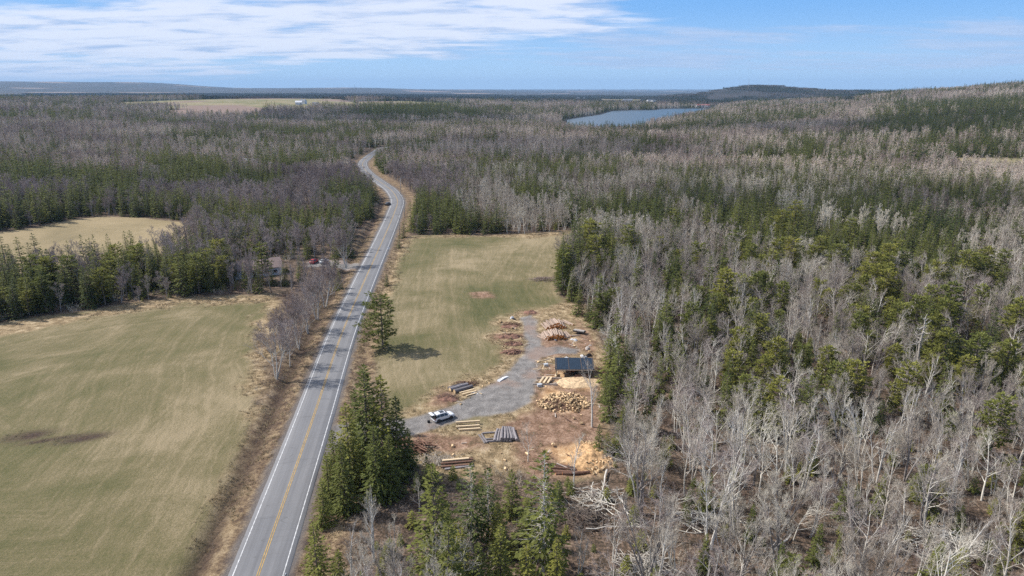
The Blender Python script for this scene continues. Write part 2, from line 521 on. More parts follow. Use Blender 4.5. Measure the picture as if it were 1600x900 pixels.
    rd = T.ramp(T.math('MULTIPLY_ADD', n05, 0.5, T.math('MULTIPLY', n2, 0.5)), [(0.39, (0.09, 0.05, 0.032)), (0.49, (0.21, 0.125, 0.080)), (0.59, (0.36, 0.24, 0.17))])
    sw = T.ramp(T.math('MULTIPLY_ADD', nfine, 0.5, T.math('MULTIPLY', n2, 0.5)), [(0.40, (0.22, 0.12, 0.06)), (0.5, (0.46, 0.28, 0.14)), (0.6, (0.66, 0.48, 0.29))])
    sh = T.ramp(nfine, [(0.3, (0.09, 0.08, 0.075)), (0.7, (0.19, 0.165, 0.15))])
    c = T.mix(verge, floor, gv)
    c = T.mix(fw, c, gw)
    c = T.mix(fe, c, gw)
    c = T.mix(me, c, gm)
    c = T.mix(T.math('MULTIPLY', straw, T.smooth(n2, 0.25, 0.5, 0.55, 1.0)), c, gs)
    c = T.mix(T.math('MULTIPLY', ditch, 0.85), c, dd)
    rdm = T.math('MULTIPLY', red, T.smooth(n2, 0.3, 0.48, 0.45, 1.0))
    c = T.mix(rdm, c, rd)
    c = T.mix(gravel, c, gr)
    c = T.mix(T.math('MULTIPLY', saw, T.smooth(n05, 0.25, 0.5, 0.4, 1.0)), c, sw)
    c = T.mix(shoulder, c, sh)
    fc = T.mix(T.smooth(n40, 0.4, 0.6), (0.155, 0.15, 0.065), (0.25, 0.205, 0.115))
    fc = T.mix(T.smooth(T.noise(P, 0.0022, 2, 0.5), 0.5, 0.56), fc, (0.21, 0.145, 0.115))
    c = T.mix(farm, c, fc)
    # the dark spots in the hay field come in with the ditch mask
    T.t.links.new(c, b.inputs['Base Color'])
    bmp = T.n('ShaderNodeBump', ins={'Strength': 0.8, 'Distance': 0.3, 'Height': T.math('ADD', T.math('MULTIPLY', nfine, 0.3), n05)})
    T.t.links.new(bmp.outputs[0], b.inputs['Normal'])
    return m


M['ground'] = ground_material()


# ------------------------------------------------------------------ scene helpers
def link(o, parent=None):
    COL.objects.link(o)
    if parent is not None:
        o.parent = parent
    return o


def tag(o, label=None, cat=None, group=None, kind=None):
    if label:
        o['label'] = label
    if cat:
        o['category'] = cat
    if group:
        o['group'] = group
    if kind:
        o['kind'] = kind
    return o


def thing(name, label, cat, loc=(0, 0, 0), rz=0.0, group=None, scale=1.0, tilt=(0, 0)):
    o = link(bpy.data.objects.new(name, None))
    o.location = loc
    o.rotation_euler = (tilt[0], tilt[1], rz)
    o.scale = (scale,) * 3
    o.empty_display_size = 0.3
    return tag(o, label, cat, group)


def mk(name, data, parent=None, loc=None, rz=None):
    o = link(bpy.data.objects.new(name, data), parent)
    if loc is not None:
        o.location = loc
    if rz is not None:
        o.rotation_euler = (0, 0, rz)
    return o


class MB:
    """Collects faces; build() turns them into one mesh."""
    def __init__(s):
        s.v, s.f, s.mi = [], [], []

    def face(s, pts, mi=0):
        b = len(s.v)
        s.v += [tuple(p) for p in pts]
        s.f.append(tuple(range(b, b + len(pts))))
        s.mi.append(mi)

    def poly(s, verts, faces, mi=0):
        b = len(s.v)
        s.v += [tuple(p) for p in verts]
        s.f += [tuple(i + b for i in f) for f in faces]
        s.mi += [mi] * len(faces)
        return s

    def box(s, c, size, rz=0.0, mi=0, ry=0.0, rx=0.0, bev=0.0):
        hx, hy, hz = size[0] / 2, size[1] / 2, size[2] / 2
        mt = Matrix.Rotation(rz, 3, 'Z') @ Matrix.Rotation(ry, 3, 'Y') @ Matrix.Rotation(rx, 3, 'X')
        c = Vector(c)
        vs = [c + mt @ Vector((sx * hx, sy * hy, sz * hz)) for sz in (-1, 1) for sy in (-1, 1) for sx in (-1, 1)]
        return s.poly(vs, [(0, 2, 3, 1), (4, 5, 7, 6), (0, 1, 5, 4), (2, 6, 7, 3), (0, 4, 6, 2), (1, 3, 7, 5)], mi)

    def tube(s, pts, rad, n=6, mi=0, cap=None, jit=0.0):
        pts = [Vector(p) for p in pts]
        b = len(s.v)
        k = len(pts)
        prev = None
        for i, p in enumerate(pts):
            d = (pts[min(i + 1, k - 1)] - pts[max(i - 1, 0)])
            if d.length < 1e-6:
                d = Vector((0, 0, 1))
            d.normalize()
            if prev is None:
                a = d.cross(Vector((0.13, 0.31, 0.94)) if abs(d.z) < 0.9 else Vector((1, 0.1, 0)))
            else:
                a = prev - d * prev.dot(d)
            a.normalize()
            prev = a
            c = d.cross(a)
            for j in range(n):
                t = 2 * math.pi * j / n
                r = rad[i] * (1 + (random.random() - .5) * jit)
                s.v.append(tuple(p + (a * math.cos(t) + c * math.sin(t)) * r))
        for i in range(k - 1):
            for j in range(n):
                q, w = b + i * n + j, b + i * n + (j + 1) % n
                s.f.append((q, w, w + n, q + n))
                s.mi.append(mi)
        if cap is not None:
            s.f.append(tuple(b + j for j in reversed(range(n))))
            s.f.append(tuple(b + (k - 1) * n + j for j in range(n)))
            s.mi += [cap, cap]
        return s

    def spike(s, a, b, r, mi=0):
        """a thin three-sided twig from a to b"""
        a, b = Vector(a), Vector(b)
        d = (b - a)
        u = d.cross(Vector((random.gauss(0, 1), random.gauss(0, 1), random.gauss(0, 1))))
        if u.length < 1e-6:
            return
        u.normalize()
        w = d.normalized().cross(u)
        k = len(s.v)
        s.v += [tuple(a + u * r), tuple(a - u * r * .5 + w * r * .87), tuple(a - u * r * .5 - w * r * .87), tuple(b)]
        s.f += [(k, k + 1, k + 3), (k + 1, k + 2, k + 3), (k + 2, k, k + 3)]
        s.mi += [mi] * 3

    def mesh(s, name, mats, smooth=False):
        me = bpy.data.meshes.new(name)
        me.from_pydata(s.v, [], s.f)
        for m in mats:
            me.materials.append(M[m] if isinstance(m, str) else m)
        if len(mats) > 1:
            me.polygons.foreach_set('material_index', s.mi)
        if smooth:
            me.polygons.foreach_set('use_smooth', [True] * len(s.f))
        me.update()
        return me


# ------------------------------------------------------------------ the ground, as one height field cut into its surfaces
def axis(lo_f, hi_f, step, lo, hi, g=1.045):
    a = list(np.arange(lo_f, hi_f + 1e-6, step))
    s = step
    p = hi_f
    while p < hi:
        s *= g
        p += s
        a.append(p)
    s, p, b = step, lo_f, []
    while p > lo:
        s *= g
        p -= s
        b.append(p)
    return np.array(b[::-1] + a)


gx = axis(-175, 165, 0.85, -26000, 26000, 1.05)
gy = axis(62, 330, 0.85, -400, 33000, 1.022)
GX, GY = np.meshgrid(gx, gy)
GZ = H(GX.ravel(), GY.ravel()).reshape(GX.shape)
nx, ny = len(gx), len(gy)
zn = zones(GX.ravel(), GY.ravel())
farm = np.max([sstep(poly_sd(GX.ravel(), GY.ravel(), p), -6, 6) for p in FARM], axis=0)
# hummocky dirt heaps in the yard
GZ = GZ + (zn['red'] * zn['fe'] * (fbm(GX.ravel(), GY.ravel(), 3.5, 3) - 0.42) * 0.9 * (1 - zn['gravel'])).reshape(GX.shape)
V = np.stack([GX.ravel(), GY.ravel(), GZ.ravel()], 1)
ii, jj = np.meshgrid(np.arange(ny - 1), np.arange(nx - 1), indexing='ij')
q = (ii * nx + jj).ravel()
F = np.stack([q, q + 1, q + nx + 1, q + nx], 1)


def fmean(a):
    return a[F].mean(1)


lab = np.zeros(len(F), int)
for k, (key, thr) in enumerate([('fw', .5), ('fe', .5), ('me', .5)]):
    lab[fmean(zn[key]) > thr] = k + 1
lab[fmean(farm) > .5] = 4
lab[(fmean(zn['red']) > .5) & (lab == 2)] = 5
lab[fmean(zn['gravel']) > .5] = 6
zero = np.zeros(len(V))
attrs = {'za': (zn['fw'], zn['fe'], zn['me']), 'zb': (zn['gravel'], zn['red'], zn['saw']), 'zc': (zn['straw'], zn['ditch'], zn['verge']),
         'zd': (zn['shoulder'], farm, zn['edge'])}
names = ['ground', 'field', 'field', 'meadow', 'far_field', 'dirt_yard', 'gravel_driveway']
glab = ['brown leaf-strewn forest ground', 'mown hay field west of the road, green and straw coloured', 'mown field east of the road, beside the lumber yard',
        'pale dry meadow beyond the spruces', 'distant farm fields on the hillside', 'red bare dirt of the lumber yard', 'grey gravel driveway from the road into the lumber yard']


def np_mesh(name, V, F, mats, attrs=None, smooth=True):
    me = bpy.data.meshes.new(name)
    me.vertices.add(len(V))
    me.vertices.foreach_set('co', V.astype(np.float32).ravel())
    n = F.shape[1]
    me.loops.add(F.size)
    me.loops.foreach_set('vertex_index', F.astype(np.int32).ravel())
    me.polygons.add(len(F))
    me.polygons.foreach_set('loop_start', (np.arange(len(F)) * n).astype(np.int32))
    me.polygons.foreach_set('use_smooth', np.full(len(F), smooth))
    for m in mats:
        me.materials.append(M[m])
    for k, (a, b, c) in (attrs or {}).items():
        at = me.attributes.new(k, 'FLOAT_COLOR', 'POINT')
        at.data.foreach_set('color', np.stack([a, b, c, np.ones_like(a)], 1).astype(np.float32).ravel())
    me.update(calc_edges=True)
    me.validate()
    return me


for k, nm in enumerate(names):
    sel = F[lab == k]
    if not len(sel):
        continue
    used, invx = np.unique(sel, return_inverse=True)
    me = np_mesh(nm, V[used], invx.reshape(sel.shape), ['ground'], {a: tuple(c[used] for c in t) for a, t in attrs.items()})
    tag(mk(nm, me), glab[k], None, None, 'structure')

# ------------------------------------------------------------------ road
def road_mat():
    m, T, b = mat('asphalt', 0.82)
    P = T.n('ShaderNodeNewGeometry').outputs['Position']
    uv = T.n('ShaderNodeAttribute', attribute_name='ruv')
    s = T.n('ShaderNodeSeparateColor', ins={0: uv.outputs['Color']})
    u, v = s.outputs[0], s.outputs[1]
    lanes = T.n('ShaderNodeCombineXYZ', ins={0: T.math('MULTIPLY', u, 1.0), 1: T.math('MULTIPLY', v, 0.02), 2: 0.0}).outputs[0]
    n1 = T.noise(lanes, 1.2, 4, 0.6)
    n2 = T.noise(P, 0.12, 4, 0.6)
    n3 = T.noise(P, 9.0, 3, 0.7)
    f = T.math('ADD', T.math('MULTIPLY', n1, 0.5), T.math('ADD', T.math('MULTIPLY', n2, 0.25), T.math('MULTIPLY', n3, 0.25)))
    c = T.ramp(f, [(0.36, (0.128, 0.128, 0.135)), (0.5, (0.165, 0.165, 0.172)), (0.64, (0.205, 0.203, 0.21))])
    # wheel tracks and old patches
    wt = T.math('ABSOLUTE', T.math('SUBTRACT', T.math('ABSOLUTE', u), 1.65))
    tr = T.math('MULTIPLY', T.smooth(T.math('ABSOLUTE', T.math('SUBTRACT', wt, 0.8)), 0.35, 0.0), 0.18)
    c = T.mix(T.math('MULTIPLY', tr, 1.6), c, (0.11, 0.11, 0.115))
    pt = T.n('ShaderNodeTexBrick', ins={'Vector': T.n('ShaderNodeCombineXYZ', ins={0: T.math('MULTIPLY', v, 0.03), 1: T.math('MULTIPLY_ADD', u, 0.14, 0.5), 2: 0.0}).outputs[0], 'Color1': (0, 0, 0, 1), 'Color2': (1, 1, 1, 1), 'Scale': 1.0, 'Mortar Size': 0.0, 'Brick Width': 1.0, 'Row Height': 0.5}).outputs[0]
    c = T.mix(T.math('MULTIPLY', pt, 0.16), c, (0.30, 0.29, 0.285))
    ck = T.noise(T.n('ShaderNodeCombineXYZ', ins={0: T.math('MULTIPLY', u, 0.25), 1: v, 2: 0.0}).outputs[0], 0.16, 2, 0.9, 0.3)
    c = T.mix(T.math('MULTIPLY', T.smooth(T.math('ABSOLUTE', T.math('SUBTRACT', ck, 0.56)), 0.006, 0.001), 0.4), c, (0.09, 0.09, 0.09))
    T.t.links.new(c, b.inputs['Base Color'])
    return m


M['asphalt'] = road_mat()
M['paint_white'] = simple('road_paint_white', (0.50, 0.50, 0.50), 0.7, 0.28, 1.5)
M['paint_yellow'] = simple('road_paint_yellow', (0.40, 0.26, 0.08), 0.7, 0.25, 1.5)
dr = np.gradient(RC, axis=0)
dr /= np.hypot(dr[:, 0], dr[:, 1])[:, None]
NR = np.stack([dr[:, 1], -dr[:, 0]], 1)          # to the right
arc = np.concatenate([[0], np.cumsum(np.hypot(*np.diff(RC, axis=0).T))])
zr = H(RC[:, 0], RC[:, 1])
zr = np.convolve(np.pad(zr, 12, mode='edge'), np.ones(25) / 25, mode='valid')


def strip(name, offs, dz, m, rag=0.0):
    vs, us = [], []
    for j, o in enumerate(offs):
        oo = o + (rag * (fbm(RC[:, 0] * 3, RC[:, 1] * 3 + j * 50, 5, 2) - .5) if j in (0, len(offs) - 1) else 0)
        p = RC + NR * np.reshape(oo, (-1, 1))
        camber = 0.06 * (1 - (np.abs(oo) / 4.0) ** 2) * np.ones(len(RC))
        if j in (0, len(offs) - 1) and len(offs) > 2:
            camber = camber - 0.14
        vs.append(np.column_stack([p, zr + 0.14 + camber + dz]))
        us.append(np.column_stack([np.ones(len(RC)) * oo, arc, arc * 0]))
    vs, us = np.array(vs), np.array(us)
    k, n = vs.shape[:2]
    V_ = vs.reshape(-1, 3)
    i, j = np.meshgrid(np.arange(k - 1), np.arange(n - 1), indexing='ij')
    q_ = (i * n + j).ravel()
    F_ = np.stack([q_, q_ + n, q_ + n + 1, q_ + 1], 1)[:, ::-1]
    U = us.reshape(-1, 3)
    return np_mesh(name, V_, F_, [m], {'ruv': (U[:, 0], U[:, 1], U[:, 2])})


tag(mk('road', strip('road', [-4.0, -3.85, -2, 0, 2, 3.85, 4.0], 0, 'asphalt', 0.12)), 'grey two-lane asphalt road running up the picture', None, None, 'structure')
for o in (-3.3, 3.3):
    tag(mk('road_edge_line', strip('road_edge_line', [o - 0.075, o + 0.075], 0.012, 'paint_white')), None, None, None, 'structure')
for o in (-0.14, 0.14):
    tag(mk('road_centre_line', strip('road_centre_line', [o - 0.06, o + 0.06], 0.012, 'paint_yellow')), None, None, None, 'structure')

# ------------------------------------------------------------------ lake
def lake_mat():
    m, T, b = mat('lake_water', 0.35)
    P = T.n('ShaderNodeNewGeometry').outputs['Position']
    b.inputs['Base Color'].default_value = (0.045, 0.07, 0.09, 1)
    b.inputs['Specular IOR Level'].default_value = 0.5
    mp = T.n('ShaderNodeMapping', ins={0: P, 'Scale': (0.25, 1, 1)}).outputs[0]
    n = T.math('ADD', T.noise(mp, 0.5, 4, 0.6), T.noise(mp, 0.03, 3, 0.5))
    T.t.links.new(T.n('ShaderNodeBump', ins={'Strength': 0.6, 'Distance': 0.5, 'Height': n}).outputs[0], b.inputs['Normal'])
    return m


M['lake'] = lake_mat()
lc = LAKE.mean(0)
lp = lc + (LAKE - lc) * 1.02
me = bpy.data.meshes.new('lake')
me.from_pydata([(a, b_, LAKE_Z) for a, b_ in lp], [], [tuple(range(len(lp)))])
me.materials.append(M['lake'])
tag(mk('lake', me), 'blue lake beyond the woods', None, None, 'structure')
#PART2
# ------------------------------------------------------------------ trees: materials
def leaf_mat(name, a, bcol, rnd=0.3, zone=0.45):
    m, T, b = mat(name, 0.75)
    b.inputs['Specular IOR Level'].default_value = 0.2
    P = T.n('ShaderNodeNewGeometry').outputs['Position']
    oi = T.n('ShaderNodeObjectInfo').outputs['Random']
    big = T.noise(P, 0.012, 3, 0.5)
    sm = T.noise(P, 0.9, 3, 0.6)
    f = T.math('ADD', T.math('MULTIPLY', oi, 0.55), T.math('MULTIPLY_ADD', big, 0.9, -0.27), clamp=True)
    c = T.mix(f, a, bcol)
    c = T.n('ShaderNodeHueSaturation', ins={'Value': T.smooth(sm, 0.3, 0.7, 1 - rnd, 1 + rnd), 'Color': c}).outputs[0]
    T.t.links.new(c, b.inputs['Base Color'])
    # thin foliage lets some light through
    tr = T.n('ShaderNodeBsdfTranslucent', ins={0: c})
    ms = T.n('ShaderNodeMixShader', ins={0: 0.32})
    T.t.links.new(b.outputs[0], ms.inputs[1])
    T.t.links.new(tr.outputs[0], ms.inputs[2])
    out = [n for n in T.t.nodes if n.type == 'OUTPUT_MATERIAL'][0]
    T.t.links.new(ms.outputs[0], out.inputs[0])
    return m


def twig_mat(name, a, bcol, rnd=0.15):
    m, T, b = mat(name, 0.85)
    P = T.n('ShaderNodeNewGeometry').outputs['Position']
    oi = T.n('ShaderNodeObjectInfo').outputs['Random']
    big = T.noise(P, 0.010, 3, 0.5)
    f = T.math('ADD', T.math('MULTIPLY', oi, 0.6), T.math('MULTIPLY_ADD', big, 2.2, -0.9), clamp=True)
    c = T.mix(f, a, bcol)
    sm = T.noise(P, 1.5, 3, 0.6)
    c = T.n('ShaderNodeHueSaturation', ins={'Value': T.smooth(sm, 0.3, 0.7, 1 - rnd, 1 + rnd), 'Color': c}).outputs[0]
    T.t.links.new(c, b.inputs['Base Color'])
    return m


M['needles'] = leaf_mat('spruce_needles', (0.058, 0.084, 0.026), (0.20, 0.205, 0.048))
M['needles_pine'] = leaf_mat('pine_needles', (0.115, 0.14, 0.038), (0.30, 0.28, 0.058))
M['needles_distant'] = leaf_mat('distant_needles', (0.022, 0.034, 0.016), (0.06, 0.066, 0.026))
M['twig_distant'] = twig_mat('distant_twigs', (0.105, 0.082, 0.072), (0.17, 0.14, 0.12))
M['bark'] = twig_mat('grey_bark', (0.40, 0.355, 0.31), (0.74, 0.70, 0.61))
M['bark_dark'] = twig_mat('dark_bark', (0.10, 0.08, 0.065), (0.19, 0.155, 0.13))
M['twig'] = twig_mat('bare_twigs', (0.225, 0.172, 0.145), (0.60, 0.55, 0.45))
M['twig_far'] = twig_mat('bare_twigs_far', (0.26, 0.188, 0.168), (0.64, 0.54, 0.44))
M['bark_west'] = twig_mat('brown_grey_bark', (0.20, 0.175, 0.165), (0.33, 0.30, 0.28))
M['twig_hedge'] = twig_mat('hedge_twigs', (0.23, 0.18, 0.17), (0.40, 0.335, 0.305))
M['birch'] = twig_mat('birch_bark', (0.52, 0.49, 0.45), (0.68, 0.65, 0.60))
M['shrub'] = twig_mat('shrub_twigs', (0.15, 0.085, 0.065), (0.25, 0.175, 0.14))
M['drywood'] = twig_mat('weathered_wood', (0.40, 0.36, 0.32), (0.60, 0.56, 0.50))

# ------------------------------------------------------------------ trees: builders (each returns a list of (part name, mesh))
RG = random.Random(5)


def rdir(d, ang, rg=RG):
    """a direction at about ang from d"""
    d = Vector(d).normalized()
    u = d.cross(Vector((rg.gauss(0, 1), rg.gauss(0, 1), rg.gauss(0, 1))))
    u.normalize()
    return (d * math.cos(ang) + u * math.sin(ang)).normalized()


def limb(mb, p, d, L, r, lev, maxlev, rg, mi_b, tips, up=0.25, nk=None, bend=0.12, spread=0.75, nsub=5, twr=0.022):
    """grow one limb and everything on it"""
    segs = 4 if lev < 2 else 3
    pts, rad = [Vector(p)], [r]
    dd = Vector(d).normalized()
    for i in range(segs):
        dd = (dd + Vector((rg.gauss(0, bend), rg.gauss(0, bend), rg.gauss(0, bend) + up * 0.25))).normalized()
        pts.append(pts[-1] + dd * L / segs)
        rad.append(r * (1 - 0.78 * (i + 1) / segs))
    mb.tube(pts, rad, 5 if lev == 0 else (4 if lev == 1 else 3), mi_b)
    kids = nk[lev] if nk else nsub
    for k in range(kids):
        t = (0.25 if lev else 0.4) + (0.75 if lev else 0.6) * (k + rg.random()) / kids
        f = t * segs
        i = min(int(f), segs - 1)
        q = pts[i].lerp(pts[i + 1], f - i)
        bd = (pts[i + 1] - pts[i]).normalized()
        nd = rdir(bd, spread * rg.uniform(0.55, 1.15), rg)
        nd = (nd + Vector((0, 0, up))).normalized()
        nl = L * rg.uniform(0.42, 0.78) * (1.15 - 0.5 * t)
        if lev + 1 < maxlev:
            limb(mb, q, nd, nl, max(0.012, rad[i] * 0.55), lev + 1, maxlev, rg, mi_b, tips, up, nk, bend, spread, nsub, twr)
        else:
            tips.append((q, nd, nl))
    tips.append((pts[-1], dd, L * 0.3))


def bare_tree(seed, h, stems=1, nk=(7, 6, 4), twig=0.013, tw_n=3, spread=0.72, up=0.35, wide=0.30, mats=('bark', 'twig')):
    rg = random.Random(seed)
    tr, cr = MB(), MB()
    tips = []
    for s in range(stems):
        a = rg.uniform(0, 6.28)
        lean = 0.05 if stems == 1 else rg.uniform(0.08, 0.26)
        d = Vector((math.cos(a) * lean, math.sin(a) * lean, 1)).normalized()
        base = Vector((math.cos(a), math.sin(a), 0)) * (0.0 if stems == 1 else 0.25) + Vector((0, 0, -0.4))
        hh = h * rg.uniform(0.85, 1.0)
        n = 8
        pts, rad = [base], [0.012 * hh + 0.02]
        for i in range(n):
            d = (d + Vector((rg.gauss(0, 0.05), rg.gauss(0, 0.05), 0.05))).normalized()
            pts.append(pts[-1] + d * (hh * 0.97 / n))
            rad.append((0.0135 * hh) * (1 - 0.88 * (i + 1) / n) + 0.012)
        tr.tube(pts, rad, 6, 0)
        nl = nk[0] + (2 if stems == 1 else 0)
        for k in range(nl):
            t = 0.30 + 0.66 * (k + rg.random()) / nl
            f = t * n
            i = min(int(f), n - 1)
            q = pts[i].lerp(pts[i + 1], f - i)
            nd = rdir(d, spread * rg.uniform(0.6, 1.1), rg)
            nd.z = abs(nd.z)
            L = h * wide * rg.uniform(0.7, 1.15) * (1.3 - 0.75 * t)
            limb(cr, q, nd, L, max(rad[i] * 0.62, .035), 0, 2, rg, 0, tips, up, (nk[1], nk[2]), 0.13, spread, 4, twig)
    for (q, nd, L) in tips:
        L = max(L, 0.5)
        cr.spike(q, q + nd * L, twig, 1)
        for k in range(tw_n):
            t = rg.uniform(0.1, 0.8)
            a = rdir(nd, rg.uniform(0.45, 1.05), rg)
            a = (a + Vector((0, 0, up * 0.6))).normalized()
            s0 = q + nd * L * t
            cr.spike(s0, s0 + a * L * rg.uniform(0.45, 0.85), twig * 0.8, 1)
    return [('trunk', tr.mesh('bare_trunk', [mats[0]], True)), ('crown', cr.mesh('bare_crown', [mats[0], mats[1]]))]


def spray(mb, p, d, L, w, rg, mi=0, droop=0.25):
    """a flat ragged spray of needles"""
    d = Vector(d).normalized()
    s = d.cross(Vector((0, 0, 1)))
    if s.length < 0.01:
        s = Vector((1, 0, 0))
    s.normalize()
    up = s.cross(d)
    s = (s + up * rg.uniform(-0.5, 0.5)).normalized()
    k = len(mb.v)
    e = p + d * L + Vector((0, 0, -droop * L))
    m1 = p + d * L * 0.45 + s * w + Vector((0, 0, -droop * L * 0.6 * rg.random()))
    m2 = p + d * L * 0.5 - s * w * rg.uniform(0.7, 1.1) + Vector((0, 0, -droop * L * 0.6 * rg.random()))
    mb.v += [tuple(p), tuple(m1), tuple(e), tuple(m2)]
    mb.f += [(k, k + 1, k + 2), (k, k + 2, k + 3)]
    mb.mi += [mi, mi]


def spruce(seed, h, wid=0.19, whorls=24, per=9, ns=6, size=0.6, bare=0.06, mats=('bark_dark', 'needles'), gap=0.0, droop=0.25, power=0.85, trunk_vis=True):
    rg = random.Random(seed)
    tr, cr = MB(), MB()
    n = 6
    pts = [Vector((rg.gauss(0, .03), rg.gauss(0, .03), -0.3 + (h + 0.3) * i / n)) for i in range(n + 1)]
    pts[0].x = pts[0].y = 0
    tr.tube(pts, [0.014 * h * (1 - 0.95 * i / n) + 0.01 for i in range(n + 1)], 6, 0)
    lop = [rg.uniform(0.75, 1.2) for _ in range(6)]
    for w in range(whorls):
        t = (w + rg.uniform(-0.3, 0.3)) / whorls
        t = min(max(t, 0), 0.99)
        z = h * (bare + (1 - bare) * t)
        Rm = h * wid * (1 - t) ** power + 0.16
        cnt = max(4, int(per * (0.55 + 0.6 * (1 - t))))
        a0 = rg.uniform(0, 6.28)
        for k in range(cnt):
            if rg.random() < gap:
                continue
            a = a0 + 6.283 * k / cnt + rg.uniform(-.3, .3)
            L = Rm * rg.uniform(0.62, 1.12) * lop[int(a / 1.0472) % 6]
            sl = -0.18 + 0.75 * t + rg.uniform(-0.12, 0.12)
            d = Vector((math.cos(a), math.sin(a), sl)).normalized()
            p0 = Vector((0, 0, z + rg.uniform(-.2, .2) * h / whorls))
            cr.spike(p0, p0 + d * L * 0.95, 0.02 + 0.004 * L, 0)
            m = max(2, int(round(ns * (0.35 + 0.65 * L / (h * wid + 0.01)))))
            for j in range(m):
                f = 0.18 + 0.82 * (j + rg.random() * 0.8) / m
                q = p0 + d * L * f + Vector((0, 0, -0.10 * L * f * f))
                sd = Vector((-math.sin(a), math.cos(a), 0)) * rg.uniform(-0.9, 0.9)
                sd = (d * 0.8 + sd + Vector((0, 0, rg.uniform(-.25, .15)))).normalized()
                sz = size * rg.uniform(0.7, 1.25) * (0.6 + 0.4 * (1 - t))
                spray(cr, q, sd, sz, sz * 0.30, rg, 1, droop)
                if j == m - 1:
                    spray(cr, q, d, sz * 1.1, sz * 0.26, rg, 1, droop * 0.5)
    for k in range(5):
        spray(cr, Vector((0, 0, h * 0.985)), Vector((math.cos(k * 1.3), math.sin(k * 1.3), 2.0)), size * 0.7, size * .16, rg, 1, 0)
    return [('trunk', tr.mesh('conifer_trunk', [mats[0]], True)), ('crown', cr.mesh('conifer_crown', [mats[0], mats[1]]))]


def pine(seed, h, layers=11, wid=0.27, mats=('bark_dark', 'needles_pine'), size=0.75, start=0.22, asym=0.0, dens=1.0):
    rg = random.Random(seed)
    tr, cr = MB(), MB()
    n = 7
    x = y = 0
    pts = [Vector((0, 0, -0.4))]
    for i in range(1, n + 1):
        x += rg.gauss(0, .10)
        y += rg.gauss(0, .10)
        pts.append(Vector((x, y, h * i / n)))
    tr.tube(pts, [0.019 * h * (1 - 0.93 * i / n) + 0.01 for i in range(n + 1)], 7, 0)
    for l in range(layers):
        t = start + (1 - start) * (l + rg.uniform(-.25, .25)) / layers
        t = min(t, 0.99)
        i = min(int(t * n), n - 1)
        p0 = pts[i].lerp(pts[i + 1], t * n - i)
        cnt = rg.randint(4, 6)
        a0 = rg.uniform(0, 6.28)
        prof = math.sin(math.pi * min(1, (t - start + 0.22) / (1 - start + 0.30))) ** 0.6
        for k in range(cnt):
            a = a0 + 6.283 * k / cnt + rg.uniform(-.35, .35)
            L = h * wid * prof * rg.uniform(0.55, 1.2) * (1 + asym * math.cos(a - 3.4))
            sl = 0.08 + 0.55 * max(0, t - .5) + rg.uniform(-.08, .12)
            d = Vector((math.cos(a), math.sin(a), sl)).normalized()
            e = p0 + d * L
            mid = p0 + d * L * .5 + Vector((0, 0, -.04 * L))
            cr.tube([p0, mid, e + Vector((0, 0, .06 * L))], [0.05, .035, .012], 4, 0)
            m = int((5 + L * 2.6) * dens)
            for j in range(m):
                f = 0.3 + 0.7 * (j + rg.random()) / m
                side = Vector((-math.sin(a), math.cos(a), 0)) * rg.uniform(-1, 1) * (0.35 * L * (1.15 - f * .5))
                q = p0 + d * L * f + side + Vector((0, 0, rg.uniform(-.15, .22)))
                for u in range(4):
                    sd = Vector((math.cos(a) + rg.gauss(0, .7), math.sin(a) + rg.gauss(0, .7), rg.uniform(0.0, 0.9)))
                    spray(cr, q, sd, size * rg.uniform(.7, 1.2), size * .22, rg, 1, 0.05)
    for k in range(14):
        q = pts[-1] + Vector((rg.gauss(0, .3), rg.gauss(0, .3), rg.uniform(-.9, .1)))
        spray(cr, q, Vector((rg.gauss(0, .6), rg.gauss(0, .6), 1)), size, size * .22, rg, 1, 0)
    return [('trunk', tr.mesh('pine_trunk', [mats[0]], True)), ('crown', cr.mesh('pine_crown', [mats[0], mats[1]]))]


def shrub_mesh(seed, h, w, n=26, tw=3, r=0.016, mats=('shrub',)):
    rg = random.Random(seed)
    mb = MB()
    for i in range(n):
        a, rr = rg.uniform(0, 6.28), w * math.sqrt(rg.random()) * 0.5
        p = Vector((math.cos(a) * rr, math.sin(a) * rr, -0.1))
        d = Vector((math.cos(a) * rg.uniform(.1, .7), math.sin(a) * rg.uniform(.1, .7), 1)).normalized()
        L = h * rg.uniform(0.6, 1.05)
        mb.spike(p, p + d * L, r * 1.5)
        for k in range(tw):
            q = p + d * L * rg.uniform(.25, .85)
            nd = rdir(d, rg.uniform(.3, .8), rg)
            nd.z = abs(nd.z)
            l2 = L * rg.uniform(.25, .5)
            mb.spike(q, q + nd * l2, r)
            for u in range(2):
                q2 = q + nd * l2 * rg.uniform(.2, .8)
                n2 = rdir(nd, .6, rg)
                mb.spike(q2, q2 + n2 * l2 * .6, r * .8)
    return mb.mesh('shrub', list(mats))


def merged(parts, name):
    """one mesh of a tree's parts, for the far woods"""
    vs, fs, mi, mats = [], [], [], []
    for _, me in parts:
        b = len(vs)
        vs += [tuple(v.co) for v in me.vertices]
        off = len(mats)
        mats += list(me.materials)
        for p in me.polygons:
            fs.append(tuple(i + b for i in p.vertices))
            mi.append(p.material_index + off)
    m = bpy.data.meshes.new(name)
    m.from_pydata(vs, [], fs)
    for x in mats:
        m.materials.append(x)
    m.polygons.foreach_set('material_index', mi)
    m.update()
    return m


